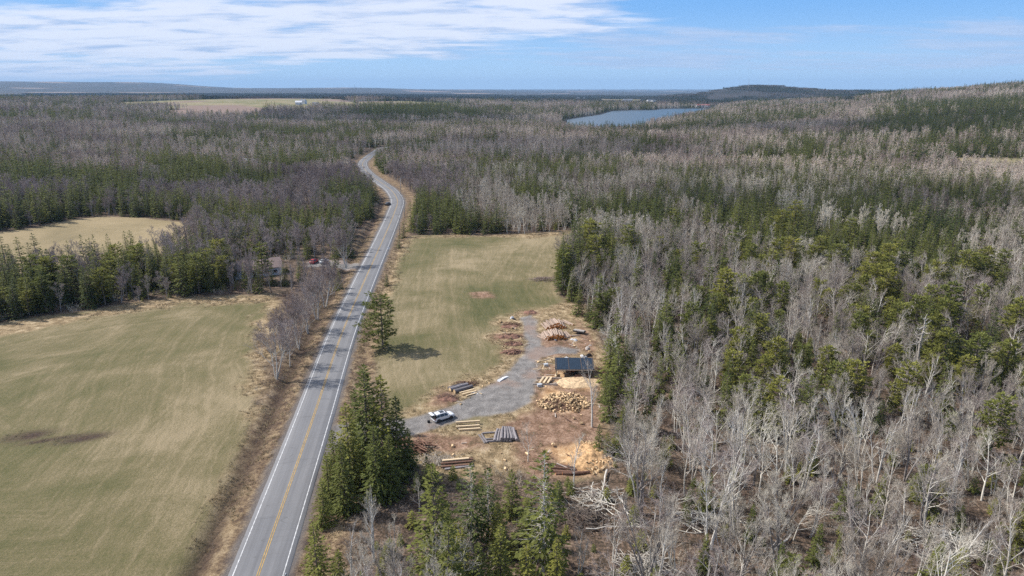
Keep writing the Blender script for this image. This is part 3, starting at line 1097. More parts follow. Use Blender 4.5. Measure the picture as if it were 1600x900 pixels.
# near kinds (heights in metres before scaling)
BARE = [bare_tree(100 + i, 12.5, stems=s, nk=(8, 6, 4), spread=sp, up=u, wide=w, mats=(('bark', 'twig'), ('bark_west', 'twig'), ('bark', 'twig_hedge'))[i % 3])
        for i, (s, sp, u, w) in enumerate([(1, .85, .22, .36), (3, .7, .32, .28), (2, .8, .22, .32), (1, .7, .32, .27), (4, .6, .38, .25), (1, .95, .12, .40), (2, .7, .3, .30)])]
BAREW = [bare_tree(140 + i, 12.5, stems=s, nk=(8, 6, 4), spread=sp, up=u, wide=w, mats=('bark_west', 'twig_hedge'))
         for i, (s, sp, u, w) in enumerate([(1, .75, .35, .30), (3, .6, .5, .24), (2, .7, .35, .27)])]
BIRCH = [bare_tree(200 + i, 13.5, stems=s, nk=(9, 5, 3), spread=.6, up=.35, wide=.2, mats=('birch', 'twig')) for i, s in enumerate((1, 2, 3))]
SPRUCE = [spruce(300 + i, 12.5, wid=w, whorls=wh, gap=g, size=s, bare=b_) for i, (w, wh, g, s, b_) in
          enumerate([(.19, 26, .05, .75, .04), (.16, 24, .15, .70, .10), (.22, 26, .05, .80, .03), (.145, 22, .25, .66, .16), (.20, 24, .12, .8, .06)])]
PINE = [pine(400 + i, 14, layers=l, wid=w) for i, (l, w) in enumerate([(11, .27), (10, .24), (12, .22)])]
MIDW = [merged(bare_tree(540 + i, 12, stems=s, nk=(7, 5, 3), twig=.036, tw_n=3, wide=.30, spread=.8, mats=('bark_west', 'twig_hedge')), 'bare_mid_west') for i, s in enumerate((1, 2, 3))]
FARBARE = [merged(bare_tree(500 + i, 11.5, stems=s, nk=(6, 3, 3), twig=.075, tw_n=2, wide=.27, spread=.7, mats=('bark', 'twig_far')), 'bare_far') for i, s in enumerate((1, 1, 2, 3))]
MIDBARE = [merged(bare_tree(520 + i, 12, stems=s, nk=(7, 5, 3), twig=.042, tw_n=3, wide=.27, spread=.7, mats=('bark', 'twig')), 'bare_mid') for i, s in enumerate((1, 2, 1, 3))]
FARSPR = [merged(spruce(600 + i, 12, wid=w, whorls=12, per=7, ns=3, size=1.35, gap=.05), 'spruce_far') for i, w in enumerate((.19, .16, .22))]
MIDSPR = [merged(spruce(620 + i, 12.5, wid=w, whorls=19, per=8, ns=4, size=.95, gap=g), 'spruce_mid') for i, (w, g) in enumerate(((.19, .05), (.155, .15), (.21, .1), (.24, .05)))]

# ------------------------------------------------------------------ where trees stand
def G2(pts):
    return WP(pts)


CON = [  # soft conifer stands: polygon in photo pixels (tree bases), strength, edge in metres
    ([(-300, 380), (0, 362), (60, 354), (160, 334), (285, 345), (400, 372), (470, 385), (560, 372), (598, 350), (604, 326), (540, 345), (400, 340), (300, 324), (150, 318), (0, 337), (-300, 350)], 0.95, 6),
    ([(-80, 500), (0, 494), (110, 486), (200, 472), (300, 462), (350, 456), (430, 452), (520, 445), (540, 400), (430, 392), (300, 395), (220, 398), (100, 415), (0, 425), (-80, 440)], 0.62, 5),
    ([(640, 364), (730, 364), (730, 340), (700, 318), (640, 318)], 1.0, 4),
    ([(720, 298), (960, 296), (1010, 270), (920, 252), (760, 250), (690, 272)], 0.62, 20),
    ([(1000, 338), (1250, 330), (1620, 352), (1700, 320), (1500, 285), (1250, 270), (1030, 280)], 0.58, 20),
    ([(1150, 262), (1480, 268), (1650, 250), (1560, 228), (1250, 224)], 0.7, 20),
    ([(870, 470), (905, 490), (960, 500), (1050, 470), (1080, 410), (1060, 380), (960, 370), (890, 380)], 0.60, 4),
    ([(1130, 640), (1280, 660), (1420, 650), (1650, 640), (1700, 520), (1500, 450), (1300, 430), (1180, 480), (1120, 560)], 0.52, 10),
    ([(950, 640), (1100, 640), (1130, 520), (1080, 440), (960, 500), (940, 560)], 0.35, 8),
    ([(530, 250), (640, 256), (640, 268), (600, 275), (575, 240), (560, 262), (520, 262), (440, 250), (420, 235), (560, 222)], 0.55, 25),
    ([(160, 262), (500, 262), (520, 240), (170, 238)], 0.42, 25),
    ([(1000, 800), (1600, 800), (1700, 700), (1000, 660)], 0.10, 10),
]
FARCON = [  # in terrain coordinates
    (GP([(545, 190), (765, 190), (775, 184), (700, 170), (620, 163), (560, 172)]), 1.0, 40),
    (GP([(1330, 214), (1700, 214), (1700, 165), (1500, 164), (1380, 178)]), 0.95, 50),
    (GP([(1060, 195), (1100, 215), (1200, 205), (1190, 196)]), 0.8, 30),
    (GP([(880, 195), (945, 186), (940, 181), (880, 186)]), .9, 20),
]
CONP = [(WP(p), s, e) for p, s, e in CON] + FARCON
OPEN = [(FIELD_W, 1.0), (MEADOW, 2.0), (FIELD_E, 1.5)]
SPARSE = WP([(500, 900), (540, 700), (625, 660), (660, 745), (770, 742), (850, 735), (900, 752), (942, 740), (1000, 800), (1010, 960), (440, 960)])
HALF = WP([(930, 700), (1010, 720), (1700, 760), (1800, 1000), (880, 1000), (880, 760)])


def con_prob(x, y):
    n = fbm(x, y, 34, 3)
    n2_ = fbm(x + 300, y, 190, 3)
    D = np.hypot(x, y)
    p = 0.07 + 1.5 * sstep(n * 0.6 + n2_ * 0.4, 0.53, 0.57)
    p = np.where(D < 260, 0.12 + 0.75 * sstep(fbm(x, y, 13, 2), .51, .66), p)
    cl_ = sstep(fbm(x + 9, y + 50, 20, 3), .40, .56)
    for P, s, e in CONP:
        sd = poly_sd(x, y, P)
        k = sstep(sd, -e, e)
        p = p * (1 - k) + k * (s if s >= .9 else s * (.35 + 1.1 * cl_))
    return np.clip(p, 0, 0.97)


def allowed(x, y):
    ok = np.ones(x.shape, bool)
    for P, mg in OPEN:
        ok &= poly_sd(x, y, P) < -mg
    for P in CLEAR:
        ok &= poly_sd(x, y, P) < 0
    rs = road_dist(x, y)
    ok &= ~((np.abs(rs) < 11.0))
    ok &= ~((rs > -32) & (rs < 0) & (y < 232))           # open hedge strip left of the road
    D = np.hypot(x, y)
    m = D > 600
    if m.any():
        sd = poly_sd(x[m], y[m], LAKE)
        f = np.max([poly_sd(x[m], y[m], P) for P in FARM], axis=0)
        o = ok[m]
        o &= (sd < -14) & (f < 2)
        ok[m] = o
    ok &= poly_sd(x, y, SPARSE) < 0
    h = poly_sd(x, y, HALF) > 0
    ok &= ~(h & (rng.random(x.shape) < 0.10))
    # hay field left of everything near the camera, behind the frame too
    ok &= ~((x < -20) & (y < 110))
    return ok


def ring(d0, d1, step, seed):
    r = np.random.default_rng(seed)
    half = math.atan2(*ray(1600, 500)[:2]) * 1.04
    xm = d1 * math.sin(half) + 40
    xs = np.arange(-xm, xm, step)
    ys = np.arange(max(20, d0 * math.cos(half) - 60), d1, step)
    a, b = np.meshgrid(xs, ys)
    a, b = a.ravel(), b.ravel()
    a = a + r.uniform(-.48, .48, a.shape) * step
    b = b + r.uniform(-.48, .48, b.shape) * step
    D = np.hypot(a, b)
    ang = np.arctan2(a, b)
    lim = half + np.where(a < 0, 30, 10) / np.maximum(D, 30)
    m = (D >= d0) & (D < d1) & (np.abs(ang) < lim)
    a, b = a[m], b[m]
    m = allowed(a, b)
    return a[m], b[m]


stands = []
for d0_, d1_, st, sd in ((60, 230, 4.2, 1), (230, 620, 4.2, 2), (620, 1250, 5.6, 3), (1250, 2700, 8.0, 4)):
    a, b = ring(d0_, d1_, st, sd)
    stands.append((a, b, np.full(a.shape, st)))
TX = np.concatenate([s[0] for s in stands])
TY = np.concatenate([s[1] for s in stands])
TS = np.concatenate([s[2] for s in stands])
TZ = H(TX, TY)
TC = rng.random(TX.shape) < con_prob(TX, TY)
TD = np.hypot(TX, TY)
hs = 0.56 + 0.60 * rng.random(TX.shape) ** 0.9
hs = hs * (0.9 + 0.35 * (fbm(TX, TY, 90, 2) - .3))
hs = hs * np.where(TC & (rng.random(TX.shape) < .25), 1.25, 1.0) * np.where(rng.random(TX.shape) < .12, .72, 1.0)
hs = np.where(TS > 5, hs * 1.10, hs)
hs = np.where(TS > 7.5, hs * 1.08, hs)
# the low young stand nearest the camera on the left of the road etc. stays low
TROT = rng.random(TX.shape) * 6.283
PX, PY, DEP = project(TX, TY, TZ + 5)
hs = hs * np.where(TC & (PY > 650) & (PX > 840), .62, 1.0)
TC &= ~((PX > 850) & (PX < 1020) & (PY > 740))
inview = (PX > -25) & (PX < 1625) & (PY < 930) & (DEP > 10)
size_px = hs / np.maximum(DEP, 1)


def pick(mask, n):
    idx = np.nonzero(mask & inview)[0]
    return idx[np.argsort(-size_px[idx])[:n]]


solo_con = pick(TC, 255)
solo_bare = pick(~TC, 300)
rest = np.ones(TX.shape, bool)
rest[solo_con] = False
rest[solo_bare] = False


def region(px, py, rs, tree):
    """where a wood tree stands, in words one can find in the picture"""
    if rs < 0:
        xs_ = 'far left' if px < 200 else 'left of the house' if px < 360 else 'near the house' if px < 470 else 'close to the road'
        return f'{xs_}, ' + ('by the hay field edge' if py > 440 else 'by the pale meadow' if py > 380 else 'behind the meadow')
    if px < 930:
        return 'at the back of the east field' if py < 420 else 'along the east field edge' if py < 640 else 'below the lumber yard'
    xs_ = ('just right of the yard' if px < 1010 else 'right of centre' if px < 1100 else 'midway right' if px < 1200 else 'mid right wood' if px < 1300
           else 'toward the right' if px < 1400 else 'near the dead snag' if px < 1480 else 'near the right edge' if px < 1560 else 'at the right edge')
    ys_ = ('at the bottom edge' if py > 850 else 'in the lowest rows' if py > 780 else 'below chip-heap level' if py > 720 else 'level with the firewood' if py > 640
           else 'level with the shed' if py > 570 else 'level with the log stacks' if py > 500 else 'level with the upper field')
    return xs_ + ', ' + ys_


def copies(parts, name, label, cat, x, y, z, rz, s, group, tilt=(0, 0)):
    t = thing(name, label, cat, (x, y, z), rz, group, s, tilt)
    for pn, me_ in parts:
        mk(pn, me_, t)
    return t


SHAPE_B = ['single-trunked', 'three-stemmed', 'two-stemmed', 'slim upright', 'four-stemmed', 'wide-crowned', 'forked upright']
for i in solo_bare:
    px_, py_, _ = project(TX[i], TY[i], 0.0)
    w = region(px_, py_, float(road_dist(TX[i], TY[i])[0]), 'b')
    is_b = rng.random() < 0.16
    v_ = rng.integers(0, 3 if is_b else 7)
    nm = 'birch_tree' if is_b else 'bare_tree'
    sz = 'tall' if hs[i] > 1.02 else 'low' if hs[i] < .82 else 'middling'
    lb = f'{sz} white birch with {("one", "two", "three")[v_]} stem{"s" if v_ else ""}, {w}' if is_b else f'{sz} {SHAPE_B[v_]} grey bare tree, {w}'
    west = 'hay' in w or 'meadow' in w or 'house' in w
    if west:
        v_, is_b, nm = int(v_) % 3, False, 'bare_tree'
        lb = f'{sz} {("single-trunked", "three-stemmed", "two-stemmed")[v_]} brown-grey bare tree, {w}'
    copies(BAREW[v_] if west else (BIRCH if is_b else BARE)[v_], nm, lb, 'tree', TX[i], TY[i], TZ[i], TROT[i], hs[i] * (0.95 if is_b else 1.0), 'bare trees ' + w.split(', ')[-1] if not is_b else 'birches ' + w.split(', ')[-1],
           (random.gauss(0, .09), random.gauss(0, .09)))
SHAPE_S = ['full', 'narrow', 'broad', 'thin ragged', 'shaggy']
for i in solo_con:
    px_, py_, _ = project(TX[i], TY[i], 0.0)
    w = region(px_, py_, float(road_dist(TX[i], TY[i])[0]), 'c')
    is_p = (px_ > 1130 and rng.random() < 0.45)
    v_ = rng.integers(0, 3 if is_p else 5)
    nm = 'pine_tree' if is_p else 'spruce_tree'
    sz = 'tall' if hs[i] > 1.02 else 'low' if hs[i] < .82 else 'middling'
    lb = f'{sz} {("wide", "loose", "layered")[v_]} olive-green pine, {w}' if is_p else f'{sz} {SHAPE_S[v_]} green spruce, {w}'
    young = 1.0
    copies((PINE if is_p else SPRUCE)[v_], nm, lb, 'tree', TX[i], TY[i], TZ[i], TROT[i], hs[i] * young * (0.85 if is_p else 0.9), ('pines ' if is_p else 'spruces ') + w.split(', ')[-1],
           (random.gauss(0, .025), random.gauss(0, .025)))


def scatter(name, label, protos, x, y, z, sc, rot, idx, kind='stuff', extra=None):
    me_ = bpy.data.meshes.new(name)
    me_.vertices.add(len(x))
    me_.vertices.foreach_set('co', np.stack([x, y, z], 1).astype(np.float32).ravel())
    for k, v in (('sc', sc), ('rot', rot)):
        a = me_.attributes.new(k, 'FLOAT', 'POINT')
        a.data.foreach_set('value', v.astype(np.float32))
    a = me_.attributes.new('idx', 'INT', 'POINT')
    a.data.foreach_set('value', idx.astype(np.int32))
    o = mk(name, me_)
    tag(o, label, None, None, kind)
    ng = bpy.data.node_groups.new(name, 'GeometryNodeTree')
    ng.interface.new_socket('Geometry', in_out='INPUT', socket_type='NodeSocketGeometry')
    ng.interface.new_socket('Geometry', in_out='OUTPUT', socket_type='NodeSocketGeometry')
    N, L = ng.nodes, ng.links
    gi, go = N.new('NodeGroupInput'), N.new('NodeGroupOutput')
    jn = N.new('GeometryNodeJoinGeometry')
    for p in reversed(protos):
        po = bpy.data.objects.new(p.name, p)
        oi = N.new('GeometryNodeObjectInfo')
        oi.inputs['Object'].default_value = po
        oi.inputs['As Instance'].default_value = True
        L.new(oi.outputs['Geometry'], jn.inputs[0])
    ip = N.new('GeometryNodeInstanceOnPoints')
    ip.inputs['Pick Instance'].default_value = True
    L.new(gi.outputs[0], ip.inputs['Points'])
    L.new(jn.outputs[0], ip.inputs['Instance'])

    def named(nm_, t):
        n_ = N.new('GeometryNodeInputNamedAttribute')
        n_.data_type = t
        n_.inputs[0].default_value = nm_
        return n_.outputs[0]
    L.new(named('idx', 'INT'), ip.inputs['Instance Index'])
    cb = N.new('ShaderNodeCombineXYZ')
    L.new(named('rot', 'FLOAT'), cb.inputs[2])
    L.new(cb.outputs[0], ip.inputs['Rotation'])
    L.new(named('sc', 'FLOAT'), ip.inputs['Scale'])
    L.new(ip.outputs[0], go.inputs[0])
    md = o.modifiers.new('scatter', 'NODES')
    md.node_group = ng
    return o


mid = TD < 520
NEARB = [merged(v_, 'bare_near') for v_ in BARE] + [merged(BIRCH[1], 'birch_near')]
NEARS = [merged(v_, 'conifer_near') for v_ in SPRUCE[:4] + PINE[:2]]
nb = rest & ~TC
for nm, lab_, sel, pr in (('bare_wood', 'grey-brown leafless wood stretching from the near trees into the distance', nb, MIDBARE + FARBARE + NEARB + MIDW),
                          ('spruce_wood', 'dark green conifer stands spread through the bare wood', rest & TC, MIDSPR + FARSPR + NEARS)):
    k = np.nonzero(sel)[0]
    idx = np.where(mid[k], rng.integers(0, 4, len(k)), rng.integers(4, 4 + (4 if nm[0] == 'b' else 3), len(k)))
    nf = 4 + (4 if nm[0] == 'b' else 3)
    idx = np.where(TD[k] < 260, rng.integers(nf, nf + (8 if nm[0] == 'b' else 6), len(k)), idx)
    if nm[0] == 'b':
        idx = np.where((TX[k] < -25 - (TY[k] - 200) * .02) & mid[k], nf + 8 + rng.integers(0, 3, len(k)), idx)
    wide = np.where(TS[k] > 7.5, 1.25, 1.0)
    scatter(nm, lab_, pr, TX[k], TY[k], TZ[k] - 0.2, hs[k] * wide, TROT[k], idx)

# distant woods, a patch of low crowns at a time
def patch_mesh(seed, n, w, frac):
    rg = random.Random(seed)
    mb = MB()
    for i in range(n):
        x, y = rg.uniform(-w / 2, w / 2), rg.uniform(-w / 2, w / 2)
        h = rg.uniform(7, 13)
        if rg.random() < frac:
            r = h * .2
            a0 = rg.uniform(0, 6)
            b = [Vector((x + r * math.cos(a0 + k * 1.2566), y + r * math.sin(a0 + k * 1.2566), h * rg.uniform(.05, .25))) for k in range(5)]
            t = Vector((x, y, h * 1.1))
            mb.poly(b + [t], [(k, (k + 1) % 5, 5) for k in range(5)], 0)
        else:
            for k in range(7):
                p = Vector((x + rg.gauss(0, 2.2), y + rg.gauss(0, 2.2), h * rg.uniform(.35, .8)))
                a = rg.uniform(0, 6.28)
                s = Vector((math.cos(a), math.sin(a), rg.uniform(-.6, .6))) * rg.uniform(.8, 1.5)
                u = Vector((rg.gauss(0, .5), rg.gauss(0, .5), 1)) * rg.uniform(.8, 1.8)
                mb.face([p - s - u * .5, p + s - u * .3, p + u], 1)
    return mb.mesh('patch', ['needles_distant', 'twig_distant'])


PATCH = [patch_mesh(700 + i, 60, 62, f) for i, f in enumerate((.15, .4, .7, .95))]
a, b = ring(2700, 7200, 58, 9)
m = rng.random(a.shape) < 0.93
m &= fbm(a, b, 400, 3) < 0.60
m &= np.max([poly_sd(a, b, P_) for P_ in FARM], axis=0) < 25
a, b = a[m], b[m]
pz = H(a, b)
cpn = fbm(a, b, 300, 3) + rng.normal(0, .05, a.shape)
idx = np.clip(((cpn - .36) * 16 + sstep(np.hypot(a, b), 3600, 4800) * 2.2).astype(int), 0, 3)
scatter('distant_wood', 'far blue-grey woods covering the plain and hills', PATCH, a, b, pz - 1.0, rng.uniform(.85, 1.2, a.shape), rng.random(a.shape) * 6.28, idx)

# undergrowth: twiggy saplings and brush between the trees, along the hedge strip and the ditch
UG = [shrub_mesh(800 + i, 2.6, 2.6, n=20, tw=3, r=.018, mats=(m_,)) for i, m_ in enumerate(('twig', 'shrub', 'twig', 'shrub', 'twig'))]
UGG = [merged(spruce(820, 3.2, wid=.30, whorls=11, per=8, ns=4, size=.5, mats=('bark_dark', 'needles_pine')), 'sapling')]
ux, uy = [], []
r_ = np.random.default_rng(21)
n_ = 34000
a = r_.uniform(-260, 260, n_)
b = r_.uniform(58, 400, n_)
rs = road_dist(a, b)
inwood = allowed(a, b) & (np.abs(a) < b * .85 + 20)
keep = inwood & (r_.random(n_) < np.where(b < 260, .62, .2))
inhedge = (rs < -10) & (rs > -24) & (poly_sd(a, b, FIELD_W) < 0) & (b < 235) & (b > 100)
insparse = (poly_sd(a, b, SPARSE) > 0) & (rs > 12) & (poly_sd(a, b, FIELD_E) < 0) & (r_.random(n_) < .5)
sel = keep | inhedge | insparse
a, b, rs, hg = a[sel], b[sel], rs[sel], inhedge[sel]
idx = r_.integers(0, 5, a.shape)
idx = np.where(hg, np.where(r_.random(a.shape) < .8, 1, 4), idx)
idx = np.where((r_.random(a.shape) < .22) & ~hg, 5, idx)
scatter('undergrowth', 'brown and grey twiggy undergrowth on the forest floor and roadside', UG + UGG, a, b, H(a, b) - .05,
        r_.uniform(.35, 1.05, a.shape) * np.where(hg, .62, 1), r_.random(a.shape) * 6.28, idx)

# dry grass tufts on the verges, the straw-coloured yard and the field margins
def tuft(seed, n=9, h=.45):
    rg = random.Random(seed)
    mb = MB()
    for i in range(n):
        a = rg.uniform(0, 6.28)
        p = Vector((rg.gauss(0, .12), rg.gauss(0, .12), -.03))
        mb.spike(p, p + Vector((math.cos(a) * h * .6, math.sin(a) * h * .6, h * rg.uniform(.5, 1))), .03)
    return mb.mesh('tuft', ['tuft'])


M['tuft'] = twig_mat('dry_grass_blades', (0.20, 0.15, 0.08), (0.50, 0.40, 0.25))
a = r_.uniform(-120, 60, 160000)
b = r_.uniform(62, 300, 160000)
zz = zones(a, b)
k = (zz['straw'] * 1.0 + zz['verge'] * .7 + zz['ditch'] * .3) * (1 - zz['gravel']) * (1 - zz['red'] * .8) * (1 - zz['saw'] * .9) * (1 - zz['shoulder'])
k = k * (fbm(a, b, 3, 2) > .42)
sel = (r_.random(a.shape) < k * .75) & (np.abs(zz['rs']) > 4.9) & (np.hypot(a, b) < 300)
a, b = a[sel], b[sel]
scatter('grass', 'dry straw-coloured grass tufts on the verges and around the yard', [tuft(i) for i in range(4)], a, b, H(a, b), r_.uniform(.5, 1.25, a.shape), r_.random(a.shape) * 6.28, r_.integers(0, 4, a.shape))
#PART3
# ------------------------------------------------------------------ single trees placed where the photograph has them
def put(parts, name, label, px, py, s, group=None, rz=None, tilt=(0, 0), cat='tree'):
    p = G(px, py)
    return copies(parts, name, label, cat, p.x, p.y, p.z - .1, random.random() * 6.28 if rz is None else rz, s, group, tilt)


BIGSPR = [spruce(900 + i, 18, wid=w, whorls=34, per=10, ns=8, size=.9, gap=g, bare=.04, power=.70, mats=('bark_dark', m_)) for i, (w, g, m_) in enumerate(((.215, .10, 'needles'), (.235, .14, 'needles_pine')))]
LICHEN = spruce(910, 15, wid=.20, whorls=28, per=9, ns=6, size=.75, gap=.26, bare=.2, mats=('bark', 'needles'), power=.6)
SHORT = spruce(911, 6, wid=.26, whorls=18, per=9, ns=5, size=.5, gap=.03, bare=.02)
OLIVE = [spruce(912 + i, 14, wid=w, whorls=32, per=10, ns=7, size=.72, gap=.03, bare=.02, power=.8, mats=('bark_dark', 'needles_pine')) for i, w in enumerate((.235, .265))]
g_ = 'tall spruces beside the driveway mouth'
for k, (px, py, h, lab_) in enumerate([
        (578, 738, 19.5, 'tallest dark spruce of the dense clump beside the road'), (603, 742, 18, 'second tallest spruce, right behind the tallest in the roadside clump'),
        (624, 744, 14.5, 'spruce on the driveway side of the roadside clump'), (549, 762, 15, 'spruce nearest the asphalt in the tall roadside clump'),
        (560, 715, 13, 'spruce at the back of the roadside clump near the driveway mouth'), (590, 782, 13, 'shaggy spruce at the front of the roadside clump'),
        (540, 800, 12, 'lower olive spruce at the road-side foot of the clump'), (612, 775, 11, 'dark lower spruce on the shady right side of the clump'),
        (640, 735, 8, 'short dark spruce at the right foot of the clump'), (526, 768, 11, 'bright olive spruce on the road side of the clump, upper of three'),
        (516, 792, 9.5, 'bright olive spruce on the road side of the clump, middle of three'), (508, 822, 8, 'bright olive spruce on the road side of the clump, lowest of three')]):
    src = BIGSPR[k % 2] if k < 9 else OLIVE[0]
    put(src, 'spruce_tree', lab_, px, py, h / (18 if k < 9 else 14), g_, rz=k * 1.3)
for k, (px, py, h, src, hh, lab_) in enumerate([
        (668, 762, 5.6, SHORT, 6, 'small dark fir alone on the brown ground below the log heap'),
        (652, 768, 3.6, SHORT, 6, 'knee-high dark fir left of the small fir below the log heap'),
        (682, 912, 17.5, OLIVE[1], 14, 'large yellow-green spruce standing alone at the bottom centre'),
        (738, 858, 13.5, LICHEN, 15, 'thin grey-trunked spruce right of the large yellow-green spruce'),
        (763, 842, 11.5, LICHEN, 15, 'second grey-trunked spruce beside the thin one at bottom centre'),
        (800, 804, 7.6, SHORT, 6, 'bright green young spruce below the straw-coloured yard edge'),
        (848, 900, 18.5, LICHEN, 15, 'tall ragged spruce with lichen-grey lower boughs at the yard bottom'),
        (873, 792, 4.6, SHORT, 6, 'small light-green fir right of the ragged spruce'),
        (722, 942, 11, OLIVE[0], 14, 'green spruce top right of the large yellow-green spruce'),
        (748, 950, 9.5, OLIVE[1], 14, 'short green spruce top at the bottom edge between two spruces'),
        (782, 936, 11, OLIVE[0], 14, 'pointed green spruce at the bottom edge below the young spruce'),
        (822, 945, 9, OLIVE[0], 14, 'low green spruce at the bottom edge left of the ragged spruce'),
        (500, 938, 11.5, OLIVE[1], 14, 'broad green spruce at the bottom beside the road shoulder'),
        (535, 950, 8.5, OLIVE[0], 14, 'small green spruce just right of the broad roadside one'),
        (1452, 948, 9.5, OLIVE[0], 14, 'young green spruce at the bottom edge toward the right, left of a pair'),
        (1490, 942, 8.5, OLIVE[0], 14, 'young green spruce at the bottom edge toward the right, right of a pair'),
        (700, 850, 7, OLIVE[0], 14, 'young spruce hidden behind the large yellow-green one'), (778, 862, 8, OLIVE[1], 14, 'mid-green spruce behind the grey-trunked pair'),
        (868, 935, 9, OLIVE[0], 14, 'green spruce at the bottom edge right of the ragged spruce'), (822, 850, 7.5, OLIVE[1], 14, 'mid-green spruce left of the ragged spruce trunk'),
        (1596, 830, 6.5, SHORT, 6, 'small green fir cut by the right edge of the picture'),
        (935, 708, 5.6, SHORT, 6, 'bushy green fir at the wood edge beside the red dirt'),
        (948, 715, 4.8, SHORT, 6, 'second bushy fir at the wood edge behind the first'),
        (605, 447, 4.2, SHORT, 6, 'small spruce on the right verge of the road halfway up the field'),
        (624, 388, 5.2, SHORT, 6, 'small spruce on the right verge near the field corner'),
        (631, 372, 7, SHORT, 6, 'dark spruce at the far left corner of the east field'),
        (530, 452, 6.5, SHORT, 6, 'dark round spruce on the left verge below the house drive'),
        (878, 460, 12.5, SPRUCE[1], 12.5, 'slender pointed spruce standing out at the east field edge'),
        (893, 470, 10.5, SPRUCE[0], 12.5, 'fuller green spruce beside the slender one at the field edge'),
        (904, 492, 9.5, SPRUCE[2], 12.5, 'low green spruce at the field corner above the log stacks'),
        (890, 440, 13, SPRUCE[4], 12.5, 'dark spruce behind the slender one at the field edge'),
        (60, 480, 12, SPRUCE[0], 12.5, 'dark spruce at the left end of the hedgerow of the hay field'),
        (28, 497, 11, SPRUCE[2], 12.5, 'leftmost dark spruce on the hay field edge')]):
    put(src, 'spruce_tree', lab_, px, py, h / hh, 'single conifers placed apart', rz=k * 2.1)
# hedgerow spruces along the far edge of the hay field and around the house
k = 0
hedge = [(384, 452, 9), (426, 446, 8), (362, 430, 11), (50, 490, 11), (75, 486, 12.5), (100, 480, 11), (140, 480, 12), (155, 474, 14), (165, 470, 10), (215, 452, 9), (240, 448, 12), (292, 456, 11), (305, 458, 9.5),
         (330, 455, 10.5), (345, 452, 9), (405, 458, 11), (250, 425, 10), (115, 436, 11), (85, 440, 10), (205, 425, 9), (280, 425, 10), (345, 425, 9),
         (310, 415, 12), (470, 440, 9), (445, 446, 8), (408, 382, 14), (430, 388, 13), (380, 385, 12), (350, 380, 13), (320, 392, 11), (20, 420, 9), (5, 425, 8), (455, 390, 12), (540, 392, 13), (548, 402, 10), (300, 395, 11), (318, 388, 12)]
for px, py, h in hedge:
    k += 1
    src = SPRUCE[k % 5]
    nb_ = ('on the hay field edge' if py > 440 else 'between the hay field and the pale meadow' if px < 360 else 'around the house drive')
    put(src, 'spruce_tree', ('tall ' if h > 11.5 else 'shorter ') + ('dark full spruce ' if k % 5 in (0, 2) else 'dark narrow spruce ') + nb_, px, py, h / 12.5, 'hedgerow spruces ' + nb_)
for px, py, h in [(470, 455, 9), (492, 450, 10), (505, 440, 9), (515, 428, 8), (125, 462, 9), (190, 462, 8), (270, 455, 9), (315, 448, 9), (360, 450, 8), (425, 455, 9), (440, 452, 10), (455, 452, 9), (480, 445, 10), (185, 430, 10), (225, 430, 9),
                  (465, 430, 9), (60, 440, 9), (340, 440, 10), (150, 440, 9)]:
    k += 1
    put(BAREW[k % 3], 'bare_tree', ('tall ' if h > 9 else 'low ') + ('single-trunked ', 'three-stemmed ', 'two-stemmed ')[k % 3] + 'brown-grey tree ' + ('in the brush between house and road' if px > 440 else 'in front of the house' if px > 360 else 'right of the middle of the hay field hedgerow' if px > 250 else 'in the left part of the hay field hedgerow'), px, py, h / 12.5, 'bare trees in the hay field hedgerow')
# the roadside hedge of bare trees
HEDGE = [bare_tree(960 + i, 12.5, stems=s_, nk=(9, 7, 5), spread=.8, up=.4, wide=.40, twig=.022, mats=('bark', 'twig_hedge')) for i, s_ in enumerate((3, 2, 4, 3))]
for n_, (px, py, h, lab_) in enumerate([
        (430, 592, 13, 'spreading grey bare tree at the lower end of the roadside hedge'), (452, 572, 11, 'bare tree just above the lowest one in the roadside hedge'),
        (440, 548, 10, 'low bare tree on the field side of the roadside hedge'), (466, 545, 11.5, 'fuller bare tree in the middle of the roadside hedge'),
        (482, 522, 11.5, 'bare tree above the middle of the roadside hedge'), (462, 512, 9, 'small bare tree on the field side, middle of the roadside hedge'),
        (496, 500, 12, 'pale bare tree near the top of the roadside hedge'), (508, 480, 13, 'tallest bare tree at the top of the roadside hedge'),
        (488, 478, 10, 'bare tree left of the tallest in the roadside hedge'), (522, 462, 9, 'bare tree at the very top of the roadside hedge by the drive'),
        (540, 418, 13, 'wide pale bare tree beside the house drive and road')]):
    put(HEDGE[n_ % 4], 'bare_tree', lab_, px, py, h / 12.5, 'roadside hedge trees')
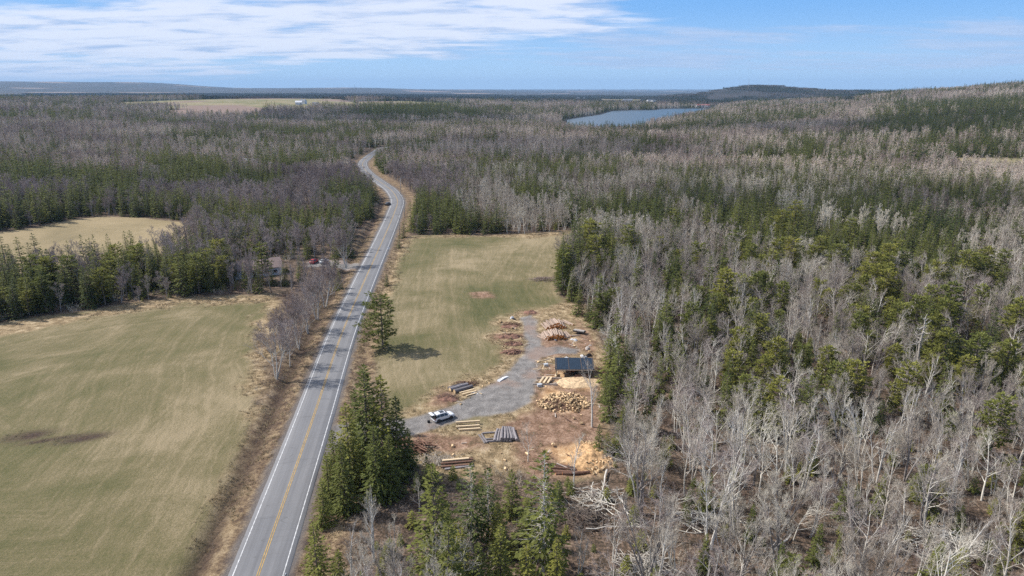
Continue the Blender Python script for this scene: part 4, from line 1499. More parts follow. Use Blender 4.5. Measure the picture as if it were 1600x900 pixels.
for n_, (px, py, h, src, lab_) in enumerate([
        (612, 940, 10.5, BARE[4], 'pale many-stemmed bare tree at the bottom centre'), (550, 905, 10, BIRCH[0], 'thin white-stemmed bare tree below the roadside spruces'),
        (585, 880, 10.5, BIRCH[1], 'two-stemmed pale bare tree below the roadside spruces'), (640, 955, 9, BARE[1], 'grey bare tree right of the pale many-stemmed one'),
        (575, 945, 9, BARE[6], 'grey bare tree left of the pale many-stemmed one'), (925, 668, 15, BIRCH[0], 'tall slender bare tree in front of the shed end'),
        (896, 765, 11, BIRCH[0], 'slender pale bare tree beside the sawdust patch'), (825, 722, 7, BARE[0], 'thin leafless sapling on the straw grass below the driveway'),
        (718, 905, 8, BARE[2], 'low bare tree between the bottom spruces'), (655, 800, 6, BARE[3], 'low bare brushy tree behind the yellow-green spruce'),
        (905, 900, 8, BARE[6], 'bare tree beside the ragged spruce at the bottom'), (960, 880, 9, BARE[2], 'bare tree at the left end of the lower grey wood'),
        (1010, 905, 13, BARE[4], 'big pale many-stemmed tree at the bottom of the grey wood'), (1000, 800, 15, BARE[1], 'tall pale three-stemmed tree at the edge of the clearing'),
        (1100, 800, 15, BARE[2], 'tall forked pale tree behind the long fallen trunk')]):
    put(src, src is BIRCH[0] and 'birch_tree' or 'bare_tree', lab_, px, py, h / 12.5, 'single bare trees placed apart')
# the big roadside pine, heavier towards the road
RPINE = pine(950, 14, layers=10, wid=.36, size=.62, start=.10, asym=.35, dens=2.1)
put(RPINE, 'pine_tree', 'large lone dark green pine between the road and the east field', 598, 545, 1.0, rz=0.0)
for px, py, h, lab_ in [(1050, 372, 13, 'tall layered pine rising above the far edge of the grey wood'), (1545, 715, 12, 'broad yellow-green pine near the right edge beside grey stems'),
                        (1405, 450, 13, 'spreading pine at the back of the olive stand'), (1575, 560, 15, 'blue-green wide pine at the right edge')]:
    put(PINE[1], 'pine_tree', lab_, px, py, h / 14, 'single pines placed apart')

# dead snag
sn = thing('dead_tree', 'bleached dead snag with bare horizontal limbs among olive pines', 'dead tree', G(1428, 590), 0.4)
mb = MB()
mb.tube([(0, 0, -.3), (.2, 0, 5), (.1, .1, 8.5), (.5, 0, 11.5), (.25, 0, 14), (.6, 0, 15)], [.30, .26, .22, .15, .10, .03], 7)
mk('trunk', mb.mesh('snag_trunk', ['drywood'], True), sn)
mb = MB()
for z, a, L, dz in [(8.4, 3.1, 4.8, .1), (8.8, 3.4, 3.5, .5), (9.6, 0.1, 3, -1.6), (10.4, 3.0, 2.4, .3), (11.2, .3, 2.2, .8), (12, 3.3, 2.9, .1), (12.6, -.2, 1.8, .9), (9.2, 1.5, 2, .5), (11, 4.5, 2, .2), (13.4, .2, 1.3, .3), (7.4, -.1, 2.6, -1.2), (13.8, 2.9, .9, .6)]:
    a0 = Vector((.15, 0, z))
    e = a0 + Vector((math.cos(a) * L, math.sin(a) * L, dz))
    m_ = a0.lerp(e, .55) + Vector((0, 0, -.25))
    mb.tube([a0, m_, e], [.12, .07, .02], 5)
    for q in range(4):
        s_ = m_.lerp(e, random.random())
        mb.spike(s_, s_ + Vector((random.gauss(0, .5), random.gauss(0, .5), random.uniform(.1, .9))), .03)
mk('limb', mb.mesh('snag_limbs', ['drywood'], True), sn)

# ------------------------------------------------------------------ materials of the small things
M['logbark'] = simple('log_bark', (0.33, 0.25, 0.20), .9, .4, 3, stretch=(1, 6, 6), rnd=.2)
M['loggrey'] = simple('grey_log_bark', (0.22, 0.20, 0.205), .9, .35, 3, stretch=(1, 6, 6), rnd=.25)
M['logdark'] = simple('brown_log_bark', (0.15, 0.085, 0.06), .9, .4, 3, stretch=(1, 6, 6), rnd=.25)
M['cut_orange'] = simple('orange_cut_end', (0.58, 0.23, 0.06), .8, .35, 4, rnd=.25)
M['cut_pale'] = simple('pale_cut_end', (0.60, 0.44, 0.26), .8, .25, 4, rnd=.2)
M['lumber'] = simple('fresh_lumber', (0.62, 0.48, 0.31), .7, .14, 2, stretch=(1, 5, 5), rnd=.1)
M['oldboard'] = simple('weathered_board', (0.42, 0.36, 0.31), .85, .25, 3, stretch=(1, 5, 5), rnd=.2)
M['split'] = simple('split_firewood', (0.52, 0.37, 0.215), .8, .5, 6, rnd=.5)
M['roof_blue'] = simple('blue_roof_sheet', (0.020, 0.036, 0.060), .65, .12, 1.5, spec=.2)
M['darkmetal'] = simple('dark_metal', (0.05, 0.045, 0.045), .5, .3, 4, metal=.6)
M['rust'] = simple('rusty_metal', (0.22, 0.10, 0.05), .8, .4, 4)
M['beamwood'] = simple('shed_timber', (0.10, 0.075, 0.058), .85, .25, 3)
M['white_sheet'] = simple('white_sheeting', (0.68, 0.68, 0.69), .5, .08, 3)
M['grey_sheet'] = simple('grey_plastic', (0.42, 0.44, 0.47), .5, .15, 3)
M['car_white'] = simple('white_car_paint', (0.74, 0.75, 0.77), .25, .02, 3, spec=.6)
M['car_red'] = simple('red_car_paint', (0.42, 0.035, 0.045), .3, .05, 3, spec=.6)
M['car_silver'] = simple('silver_car_paint', (0.50, 0.52, 0.54), .3, .05, 3, spec=.6)
M['car_dark'] = simple('dark_car_paint', (0.03, 0.035, 0.045), .3, .05, 3, spec=.6)
M['glass'] = simple('dark_tinted_glass', (0.018, 0.024, 0.032), .12, .1, 3, spec=.7)
M['tyre'] = simple('tyre_rubber', (0.018, 0.018, 0.018), .85, .1, 3)
M['rim'] = simple('dark_alloy', (0.10, 0.10, 0.105), .4, .1, 3, metal=.6)
M['blackplastic'] = simple('black_plastic', (0.025, 0.025, 0.027), .6, .1, 3)
M['lens_clear'] = simple('lamp_lens', (0.60, 0.62, 0.65), .15, .05, 3, spec=.8)
M['lens_red'] = simple('tail_lens', (0.40, 0.02, 0.02), .2, .05, 3, spec=.8)
M['siding'] = simple('white_siding', (0.66, 0.66, 0.68), .7, .05, 2)
M['roof_brown'] = simple('brown_shingles', (0.22, 0.165, 0.15), .9, .2, 3)
M['roof_grey'] = simple('grey_shingles', (0.19, 0.20, 0.22), .9, .15, 3)
M['roof_red'] = simple('red_metal_roof', (0.30, 0.10, 0.09), .6, .1, 3)
M['roof_tan'] = simple('tan_roof', (0.48, 0.40, 0.32), .9, .1, 3)
M['polewood'] = simple('pole_wood', (0.40, 0.37, 0.34), .85, .2, 2)
M['galv'] = simple('galvanised_steel', (0.45, 0.46, 0.47), .45, .12, 3, metal=.7)
M['signwhite'] = simple('sign_white', (0.8, 0.8, 0.8), .5, .03, 3)
M['stone'] = simple('pale_stone', (0.42, 0.38, 0.35), .9, .25, 2, rnd=.2)
M['drygrass'] = simple('dry_grass', (0.40, 0.31, 0.18), .95, .3, 3, rnd=.2)


def on_ground(px, py, dz=0.0):
    p = G(px, py)
    return Vector((p.x, p.y, p.z + dz))


# ------------------------------------------------------------------ logs, each one a thing
def log_mesh(seed, L, r, bark='logbark', cut='cut_orange'):
    rg = random.Random(seed)
    random.seed(seed)
    mb = MB()
    n = 5
    bow = rg.uniform(-.06, .06)
    pts = [Vector((L * (i / n - .5), bow * math.sin(math.pi * i / n), bow * .5 * math.sin(math.pi * i / n))) for i in range(n + 1)]
    mb.tube(pts, [r * (1.08 - .25 * i / n) for i in range(n + 1)], 10, 0, cap=1, jit=.14)
    return mb.mesh('log', [bark, cut], False)


LOGS = {'orange': [log_mesh(10 + i, 4.2 + .3 * (i % 3), .19 + .03 * (i % 4)) for i in range(6)],
        'grey': [log_mesh(20 + i, 4.6, .21 + .03 * (i % 3), 'loggrey', 'loggrey') for i in range(4)],
        'brown': [log_mesh(30 + i, 3.6, .17 + .03 * (i % 3), 'logdark', 'cut_orange') for i in range(4)],
        'big': [log_mesh(40 + i, 4.6, .42, 'loggrey', 'cut_pale') for i in range(2)]}
random.seed(11)


def log(kind, p, rz, label, group, ry=0.0, s=1.0, name='log'):
    o = mk(name, random.choice(LOGS[kind]))
    o.location = p
    o.rotation_euler = (random.random() * .4 - .2, ry, rz)
    o.scale = (s, s, s)
    return tag(o, label, 'log', group)


def stack(px, py, rows, rz, kind, label, group, pitch=.47, width_dir=None, jitter=.12):
    c = on_ground(px, py)
    ax = Vector((math.cos(rz), math.sin(rz), 0))
    sd = Vector((math.sin(rz), -math.cos(rz), 0))
    for r, n in enumerate(rows):
        for k in range(n):
            p = c + sd * ((k - (n - 1) / 2) * pitch + random.gauss(0, .04)) + ax * random.gauss(0, jitter * 2.2)
            gz = h1(p.x, p.y)
            p.z = gz + .20 + r * pitch * .84
            pos = 'bottom' if r == 0 else ('top' if r == len(rows) - 1 else 'middle')
            end_ = 'left end' if k < n * .25 else ('right end' if k > n * .7 else 'centre')
            log(kind, p, rz + random.gauss(0, .05) + (k / n - .5) * -.15, f'{label}, {pos} layer, {end_}', group)


stack(866, 527, [14, 12, 10, 6], R(97), 'orange', 'orange-ended brown log in the front stack', 'logs in the front stack')
stack(866, 510, [13, 11, 8, 4], R(100), 'orange', 'orange-ended brown log in the rear stack', 'logs in the rear stack')
for k, (px, py, a) in enumerate([(851, 528, 125), (848, 530, 128), (855, 525, 122), (885, 524, 100), (888, 523, 104), (883, 505, 125), (888, 505, 122), (878, 529, 15), (893, 526, 12)]):
    log('orange', on_ground(px, py, .2), R(a), ('loose log lying off the left end of the front stack', 'loose log lying off the right side of the stacks')[k > 2], 'loose logs by the stacks')
# grey logs and old timbers at the driveway
c0 = on_ground(790, 681)
for k in range(8):
    p = c0 + Vector((-1.75 + k * .5, random.gauss(0, .15), 0))
    p.z = h1(p.x, p.y) + .22 + (.0 if k < 6 else .28)
    log('grey', p, R(84 + k * 2), f'weathered grey log below the driveway, {("first", "second", "third", "fourth", "fifth", "sixth", "seventh", "eighth")[k]} from the left', 'grey logs below the driveway')
for k in range(4):
    p = c0 + Vector((-.6 + k * .5, 0, 0))
    p.z = h1(p.x, p.y) + .62
    log('grey', p, R(88 + k * 3), 'weathered grey log lying on top of the grey row', 'grey logs on top of the row')
for px, py, a, lb in [(753, 687, 112, 'dark old pole lying left of the grey logs, outer one'), (757, 686, 110, 'dark old pole lying left of the grey logs, inner one'),
                      (768, 677, 8, 'thin bearer pole reaching from the dark poles, upper'), (770, 687, 4, 'thin bearer pole reaching to the grey logs, lower'), (776, 690, 3, 'thin bearer pole at the foot of the grey logs')]:
    log('grey', on_ground(px, py, .15), R(a), lb, 'old poles', s=.75)
for px, py, lb in [(717, 607, 'thick grey log beside the driveway, left of a pair'), (724, 610, 'thick grey log beside the driveway, right of a pair')]:
    log('big', on_ground(px, py, .4), R(38), lb, 'thick grey logs')
log('grey', on_ground(715, 604, .25), R(35), 'slimmer grey log behind the thick pair beside the driveway', 'thick grey logs')


def plank_thing(px, py, L, w, t, a, m, name, lb, group, cat='timber', n=1, dz=0.0):
    p = on_ground(px, py, dz + t / 2)
    mb = MB()
    mb.box((0, 0, 0), (L, w, t))
    for s in (-1, 1):
        mb.box((s * (L / 2 + .004), 0, 0), (.008, w * .96, t * .94))
    o = mk(name, mb.mesh(name, [m]), None, p, R(a))
    return tag(o, lb, cat, group)


for k, (px, py, L, dz, lb) in enumerate([(731, 663, 4.6, .35, 'fresh squared beam beside the driveway, farthest of three'), (731, 668, 4.5, .12, 'fresh squared beam beside the driveway, middle of three'),
                                         (734, 672, 4.0, .02, 'fresh squared beam beside the driveway, nearest of three')]):
    plank_thing(px, py, L, .36, .34, 8, 'lumber', 'beam', lb, 'fresh beams beside the driveway', dz=dz)
for k, (px, py) in enumerate([(717, 668), (744, 665)]):
    plank_thing(px, py, 1.8, .14, .12, 95, 'oldboard', 'bearer', ('left', 'right')[k] + ' bearer block under the three fresh beams', 'bearers')
for k, (px, py, L, a) in enumerate([(730, 613, 3.6, 33), (733, 615, 3.4, 31), (737, 617, 2.6, 34), (741, 614, 2.0, -38)]):
    plank_thing(px, py, L, .3, .09, a, 'lumber' if k < 3 else 'white_sheet', 'board', ('pale board beside the thick grey logs, ' + ('upper', 'middle', 'lower', 'crossing the others')[k]), 'boards by the thick logs', dz=.12 * (3 - k))
# sawn timbers on bearers left of the shed
for k in range(3):
    plank_thing(846 + k * 6.3, 597.5, 3.4, .42, .22, 72, 'lumber', 'beam', f'fresh beam on trestles left of the shed, {("left", "middle", "right")[k]} of three', 'beams left of the shed', dz=.45)
for k, (px, py) in enumerate([(852, 602), (858, 592)]):
    plank_thing(px, py, 5.4, .16, .42, -3, 'oldboard', 'bearer', ('front', 'rear')[k] + ' bearer under the three beams left of the shed', 'bearers left of the shed')
plank_thing(869, 588, 2.8, .35, .3, 78, 'lumber', 'beam', 'single fresh beam standing against the shed corner pile', 'beams left of the shed', dz=.3)
for k, (px, py, L, a) in enumerate([(842, 564, 1.7, 2), (854, 562, 1.9, 35), (861, 560, 1.9, -40), (839, 572, 1.6, 95), (849, 574, 2.2, 80), (858, 574, 2.2, 100), (866, 573, 2.4, 86), (849, 569, 4.2, 2), (848, 577, 4.4, 0), (862, 586, 2.6, -2), (855, 589, 1.8, -12),
                                    (896, 535, 2.6, 70), (879, 531, 1.9, 120), (820, 590, 0.8, 40)]):
    plank_thing(px, py, L, .2, .08, a, ('lumber', 'oldboard')[k % 2], 'board', f'loose {("pale", "grey")[k % 2]} offcut board on the dirt, number {k + 1} out from the shed'.replace(f', number {k + 1} out from', ', scattered near'), 'loose offcut boards')

def block_mesh(seed):
    rg = random.Random(seed)
    mb = MB()
    L, r = rg.uniform(.42, .55), rg.uniform(.17, .25)
    k = rg.choice((3, 4, 5))
    ring_ = [(math.cos(6.283 * i / k) * r * rg.uniform(.8, 1.15), math.sin(6.283 * i / k) * r * rg.uniform(.7, 1.1)) for i in range(k)]
    vs = [(-L / 2, a, b) for a, b in ring_] + [(L / 2, a, b) for a, b in ring_]
    mb.poly(vs, [tuple(reversed(range(k))), tuple(range(k, 2 * k))] + [(i, (i + 1) % k, k + (i + 1) % k, k + i) for i in range(k)])
    return mb.mesh('firewood', ['split'])


# bark, offcuts and short ends lying about the yard
EDGE = [block_mesh(90 + i) for i in range(3)]
YARD = [WP([(690, 600), (760, 585), (775, 600), (720, 640), (690, 630)]), WP([(835, 560), (870, 560), (868, 605), (840, 612)]), WP([(780, 500), (818, 500), (815, 556), (785, 556)]),
        WP([(845, 528), (925, 528), (935, 560), (900, 545)]), WP([(655, 690), (770, 690), (840, 700), (830, 735), (680, 735)]), WP([(850, 650), (930, 650), (935, 740), (860, 735)]), WP([(925, 575), (955, 575), (955, 650), (930, 650)])]
PHR = ['beside the thick grey logs', 'on the dirt left of the shed', 'among the red dirt heaps', 'between the log stacks and the shed', 'on the straw below the driveway', 'on the red dirt below the firewood', 'at the wood edge right of the shed']
for z_, (P_, ph) in enumerate(zip(YARD, PHR)):
    lo_, hi_ = P_.min(0), P_.max(0)
    c_ = 0
    while c_ < 16:
        x, y = random.uniform(lo_[0], hi_[0]), random.uniform(lo_[1], hi_[1])
        if poly_sd(np.array([x]), np.array([y]), P_)[0] < 0:
            continue
        c_ += 1
        kind_ = random.random()
        if kind_ < .5:
            L = random.uniform(.8, 2.6)
            mb = MB()
            mb.box((0, 0, 0), (L, random.uniform(.1, .22), .06))
            o = mk('scrap_board', mb.mesh('scrap_board', [random.choice(('lumber', 'oldboard', 'oldboard', 'logdark'))]))
            tag(o, 'short scrap board lying ' + ph, 'scrap wood', 'scrap boards ' + ph)
        else:
            o = mk('wood_chunk', random.choice(EDGE))
            o.scale = (random.uniform(.6, 1.6),) * 3
            tag(o, 'rough chunk of wood lying ' + ph, 'scrap wood', 'wood chunks ' + ph)
        o.location = (x, y, h1(x, y) + .08 + (.3 if z_ in (2, 5) else 0))
        o.rotation_euler = (random.uniform(-.15, .15), random.uniform(-.15, .15), random.random() * 6.28)

# crate-like bins: grey block at the trestles, grey block by the offcuts
for px, py, s, m_, lb in [(843, 604, .8, 'grey_sheet', 'pale grey box at the foot of the trestle beams'), (853, 572, .75, 'grey_sheet', 'grey box among the offcuts left of the shed')]:
    mb = MB()
    mb.box((0, 0, .42 * s), (1.15 * s, .95 * s, .62 * s))
    mb.box((0, 0, .75 * s), (1.25 * s, 1.05 * s, .06 * s))
    for a in (-.45, 0, .45):
        mb.box((a * s, 0, .05), (.12, .9 * s, .1))
    tag(mk('storage_box', mb.mesh('storage_box', [m_]), None, on_ground(px, py), R(12)), lb, 'box', 'grey boxes')

# ------------------------------------------------------------------ firewood heap (each split block its own thing)
BLK = [block_mesh(60 + i) for i in range(8)]
c0 = on_ground(882, 630)
for i in range(285):
    a = random.random() * 6.283
    r = math.sqrt(random.random())
    wv = .72 + .56 * float(fbm(math.cos(a) * 2 + 5, math.sin(a) * 2, 1.0, 3))
    x, y = c0.x + 5.6 * r * wv * math.cos(a) + random.gauss(0, .15), c0.y + 4.5 * r * wv * math.sin(a) + random.gauss(0, .15)
    hh = 1.25 * (1 - r ** 1.6) * random.uniform(.75, 1.0)
    o = mk('firewood', random.choice(BLK))
    o.location = (x, y, h1(x, y) + .12 + hh)
    o.rotation_euler = tuple(random.random() * 6.28 for _ in range(3))
    o.scale = (1.1, .95, .95)
    side = ('left' if math.cos(a) < -.3 else 'right' if math.cos(a) > .3 else 'middle')
    fb = 'crown' if r < .45 else ('rear' if math.sin(a) > 0 else 'front')
    tag(o, f'split firewood block on the {fb} of the heap, {side} part', 'firewood', 'split firewood heap')
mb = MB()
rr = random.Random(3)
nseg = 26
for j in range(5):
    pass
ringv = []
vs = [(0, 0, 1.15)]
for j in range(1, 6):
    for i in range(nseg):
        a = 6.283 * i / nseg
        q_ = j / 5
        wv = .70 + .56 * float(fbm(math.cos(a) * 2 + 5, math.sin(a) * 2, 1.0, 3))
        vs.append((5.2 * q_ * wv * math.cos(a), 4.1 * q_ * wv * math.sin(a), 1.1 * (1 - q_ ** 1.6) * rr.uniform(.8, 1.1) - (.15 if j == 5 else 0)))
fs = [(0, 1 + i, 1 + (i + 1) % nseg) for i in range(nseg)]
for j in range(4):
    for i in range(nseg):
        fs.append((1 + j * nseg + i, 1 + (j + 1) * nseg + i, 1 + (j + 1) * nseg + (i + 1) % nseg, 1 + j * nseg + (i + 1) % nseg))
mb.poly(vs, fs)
M['woodcore'] = simple('heap_core_painted_shade', (0.12, 0.07, 0.045), .95, .5, 4)  # dark colour stands in for the shade in gaps between blocks
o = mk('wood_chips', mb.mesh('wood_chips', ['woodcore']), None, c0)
tag(o, 'chips filling the inside of the firewood heap, coloured dark as gap shade', None, None, 'stuff')


def mound(name, px, py, rx, ry, h, m, label, kind='stuff', seed=1):
    c = on_ground(px, py)
    n = 34
    vs, fs = [], []
    for j in range(n + 1):
        for i in range(n + 1):
            u, v = i / n * 2 - 1, j / n * 2 - 1
            q_ = math.hypot(u, v)
            x, y = u * rx, v * ry
            q_ /= .62 + .7 * float(fbm(u * 2 + seed * 7 + c.x, v * 2, .9, 3))
            z = h * max(0, 1 - q_ ** 2) ** .9 * (0.45 + 1.1 * float(fbm(x + c.x, y + c.y, .9, 4))) - .10
            if q_ > 1:
                z = -.35
            vs.append((x, y, z))
    for j in range(n):
        for i in range(n):
            a = j * (n + 1) + i
            fs.append((a, a + 1, a + n + 2, a + n + 1))
    me_ = bpy.data.meshes.new(name)
    me_.from_pydata(vs, [], fs)
    me_.materials.append(M[m])
    me_.polygons.foreach_set('use_smooth', [True] * len(fs))
    o = mk(name, me_, None, c)
    return tag(o, label, None, None, kind)


M['chips'] = simple('orange_wood_chips', (0.46, 0.29, 0.15), .95, .4, 3)
M['sawdust'] = simple('pale_sawdust', (0.52, 0.38, 0.235), .95, .35, 2.5)
M['reddirt'] = simple('red_dirt', (0.20, 0.11, 0.08), .95, .4, 1.5)
mound('wood_chips', 921, 715, 4.5, 5.0, 1.5, 'chips', 'orange heap of slab offcuts and chips at the yard edge')
mound('sawdust', 905, 598, 5.2, 3.6, .8, 'sawdust', 'pale sawdust heap in front of the shed')
for k, (px, py, rx, ry) in enumerate([(798, 511, 2.6, 1.6), (798, 527, 3.3, 1.4), (802, 538.5, 2.6, 1.2), (800, 551, 3, 1.5), (829, 489, 2.4, 1.6), (700, 625, 2.6, 1.6)]):
    mound('dirt_mound', px, py, rx, ry, .8, 'reddirt', 'low heap of red dirt')
# chunks on the rim of the chip heap
for i in range(110):
    a = random.uniform(-1.9, 1.9)
    r = random.uniform(.5, 1.05)
    c = on_ground(921, 715)
    x, y = c.x + 4.6 * r * math.cos(a), c.y + 5.2 * r * math.sin(a)
    o = mk('slab_offcut', random.choice(BLK))
    o.location = (x, y, h1(x, y) + .1 + 1.1 * (1 - min(1, r) ** 2))
    o.rotation_euler = tuple(random.random() * 6.28 for _ in range(3))
    o.scale = (1.5, 1.2, .8)
    tag(o, 'rough slab offcut on the ' + ('far' if math.sin(a) > .35 else 'near' if math.sin(a) < -.35 else 'outer') + ' rim of the orange chip heap', 'offcut', 'offcuts on the chip heap')


def sticks(name, label, px, py, n, L, w, h, m, cat='brush pile', ang=None, r=.05, seed=1, spread=6.28, cut=None):
    rg = random.Random(seed)
    random.seed(seed)
    c = on_ground(px, py)
    mb = MB()
    for i in range(n):
        a = (ang if ang is not None else 0) + rg.uniform(-.5, .5) * spread
        p = Vector((rg.gauss(0, w[0] / 2.5), rg.gauss(0, w[1] / 2.5), 0))
        f = max(0, 1 - (p.x / w[0]) ** 2 - (p.y / w[1]) ** 2)
        p.z = rg.uniform(.05, 1) * h * f + .1
        d = Vector((math.cos(a), math.sin(a), rg.uniform(-.22, .22))) * L * rg.uniform(.5, 1.1) / 2
        rr_ = r * rg.uniform(.5, 1.5)
        b_ = Vector((rg.gauss(0, .15), rg.gauss(0, .15), rg.gauss(0, .15)))
        mb.tube([p - d, p + b_, p + d], [rr_, rr_ * .9, rr_ * .55], 5, 0, cap=0 if cut is None else 1)
    o = mk(name, mb.mesh(name, [m] + ([cut] if cut else [])), None, c)
    return tag(o, label, cat)


sticks('brush_pile', 'heap of dark red-brown slabs and logs beside the tall spruces', 644, 702, 46, 3.8, (3.6, 2.2), 1.7, 'logdark', ang=R(-35), spread=1.3, r=.14, seed=4, cut='logdark')
sticks('brush_pile', 'pale grey twig heap below the driveway', 683, 720, 170, 2.4, (4.5, 2.4), .5, 'twig', r=.03, seed=5)
sticks('brush_pile', 'rusty bush of cut brush left of the thick grey logs', 700, 622, 120, 1.6, (3.2, 1.5), .9, 'shrub', r=.025, seed=6)
sticks('brush_pile', 'small dark tangle of roots beside the driveway bend', 728, 601, 80, 1.6, (3.2, 1.3), .6, 'logdark', r=.05, seed=7)
sticks('brush_pile', 'grey root tangle at the lower edge of the clearing', 935, 785, 100, 3.4, (4.4, 5.2), 1.0, 'bark', r=.05, seed=8)
for k, (px, py) in enumerate([(800, 509), (797, 526), (800, 538), (803, 551)]):
    sticks('brush_pile', 'row of reddish slabs and roots on the dirt left of the track, ' + ('farthest', 'second', 'third', 'nearest')[k] + ' of four', px, py, 42, 1.9, (3.4, 1.3), .8, 'logdark', ang=.1, spread=2.2, r=.06, seed=40 + k, cut='cut_pale')
sticks('brush_pile', 'brown branch heap under the lower grey wood', 915, 815, 130, 3.6, (4.2, 3.0), 1.3, 'bark_dark', r=.06, seed=9)
sticks('brush_pile', 'pale heap of fallen branches at the bottom of the grey wood', 1010, 892, 150, 4.2, (5, 3.4), 1.6, 'bark', r=.045, seed=10)
sticks('brush_pile', 'flattened grey branches right of the fallen trunk', 1100, 815, 110, 4.5, (6, 3), 1.0, 'bark', r=.04, seed=12)
sticks('brush_pile', 'grey fallen crown at the lower right', 1480, 850, 170, 5, (7, 4), 1.6, 'bark', r=.045, seed=13)
sticks('brush_pile', 'grey brushwood lying at the far edge of the east field', 850, 437, 70, 4, (5, 3), .8, 'twig_far', r=.05, seed=14, ang=.4, spread=1.5)
sticks('brush_pile', 'low thicket of slash left of the young spruces', 700, 790, 90, 2.6, (6, 4), .5, 'bark_dark', r=.04, seed=15)
sticks('brush_pile', 'pile of scrap sticks right of the shed', 940, 582, 60, 2.2, (2.5, 2.5), .7, 'logdark', r=.05, seed=16)
for k, (px, py, L, a, m_, z) in enumerate([(712, 723, 4.6, 10, 'lumber', .55), (713, 726, 5.2, 9, 'logdark', .35), (714, 729, 5.4, 8, 'logdark', .12), (718, 731, 5.0, 14, 'loggrey', .02), (716, 722, 5.2, 10, 'logdark', .3)]):
    plank_thing(px, py, L, .42, .2, a, m_, 'slab', ('pale sawn slab on top of the slab stack', 'brown slab, second layer of the slab stack', 'dark slab, lower layer of the slab stack', 'grey slab at the foot of the slab stack', 'brown slab at the back of the slab stack')[k], 'slab stack near the bottom spruces', 'slab', dz=z)
for k, (px, py, L, a) in enumerate([(876, 730, 6, -8), (880, 734, 6.5, -10), (872, 738, 5, -4), (890, 742, 5.5, 4), (868, 727, 5, -14), (900, 741, 5, 8), (884, 738, 6, -6)]):
    log('brown', on_ground(px, py, .18 + .1 * (k % 2)), R(a), 'dark slab log at the lower edge of the sawdust patch, ' + ('fourth', 'third', 'second', 'fifth', 'farthest', 'rightmost', 'nearest')[k] + ' of the seven', 'dark logs under the sawdust patch', s=1.3)

# ------------------------------------------------------------------ the sawmill shed
p = on_ground(898, 589)
sh = thing('shed', 'open timber shed with a flat dark blue roof in the lumber yard', 'shed', p, R(-1))
mb = MB()
zf, zb_, yf, yb, xl = 1.95, 2.8, -.4, 4.3, 4.3
mb.poly([(-xl, yf, zf), (xl, yf, zf), (xl, yb, zb_), (-xl, yb, zb_), (-xl, yf, zf + .09), (xl, yf, zf + .09), (xl, yb, zb_ + .09), (-xl, yb, zb_ + .09)],
        [(3, 2, 1, 0), (4, 5, 6, 7), (0, 1, 5, 4), (1, 2, 6, 5), (2, 3, 7, 6), (3, 0, 4, 7)])
for k in range(23):
    x = -xl + .15 + k * (2 * xl - .3) / 22
    mb.poly([(x - .02, yf, zf + .09), (x + .02, yf, zf + .09), (x + .02, yb, zb_ + .09), (x - .02, yb, zb_ + .09), (x, yf, zf + .125), (x, yb, zb_ + .125)], [(0, 4, 5, 3), (4, 1, 2, 5), (0, 1, 4), (2, 3, 5)])
mk('roof', mb.mesh('shed_roof', ['roof_blue']), sh)
mb = MB()
mb.box((0, yf + .02, zf - .12), (2 * xl, .06, .2))
mb.box((0, yb - .02, zb_ - .12), (2 * xl, .06, .2))
mk('fascia', mb.mesh('shed_fascia', ['oldboard']), sh)
for x in (-4.1, -1.3, 1.5, 4.1):
    for y in (0, 4.0):
        mb = MB()
        zt = zf + (y - yf) / (yb - yf) * (zb_ - zf)
        mb.box((x, y, zt / 2 - .1), (.18, .18, zt))
        mk('post', mb.mesh('shed_post', ['beamwood']), sh)
for x in (-4.1, 4.1, -1.3, 1.5):
    mb = MB()
    mb.box((x, 2.0, 2.42), (.12, 4.6, .18), rx=math.atan((zb_ - zf) / (yb - yf)))
    mk('rafter', mb.mesh('shed_rafter', ['beamwood']), sh)
mb = MB()
mb.box((1.5, 4.08, 1.2), (5.2, .05, 2.3))
mk('back_wall', mb.mesh('shed_wall', ['beamwood']), sh)
sm = thing('sawmill', 'dark band sawmill on a rail bed under the blue-roofed shed', 'sawmill', p + Vector((0, 0, 0)), R(-1))
mb = MB()
for y in (.5, 1.5):
    mb.box((.6, y, .55), (6.4, .12, .16))
for x in (-2.2, -.6, 1.2, 3.2):
    mb.box((x, 1.0, .25), (.12, 1.2, .5))
mk('rail_bed', mb.mesh('mill_bed', ['darkmetal']), sm)
mb = MB()
for x in (-1.5, -.3):
    mb.tube([(x, .95, 1.25), (x, 1.1, 1.25)], [.48, .48], 18, 0, cap=0)
mb.box((-.9, 1.02, 1.3), (1.5, .3, .5))
mb.box((-.9, 1.1, .95), (.2, .6, 1.2))
mk('saw_head', mb.mesh('mill_head', ['rust']), sm)
mb = MB()
mb.tube([(-1.75, -.85, .55), (-1.75, -.68, .55)], [.62, .62], 20, 0, cap=0)
mk('wheel', mb.mesh('mill_wheel', ['darkmetal']), sm)
for k, (x, y, z) in enumerate([(1.6, -.3, .5), (1.9, .1, .5), (1.8, -.1, .85)]):
    o = log('brown', p + Vector((x, y - .4, z - .2)), R(2), ('front', 'rear', 'upper')[k] + ' log waiting at the open front of the shed', 'logs at the shed front')
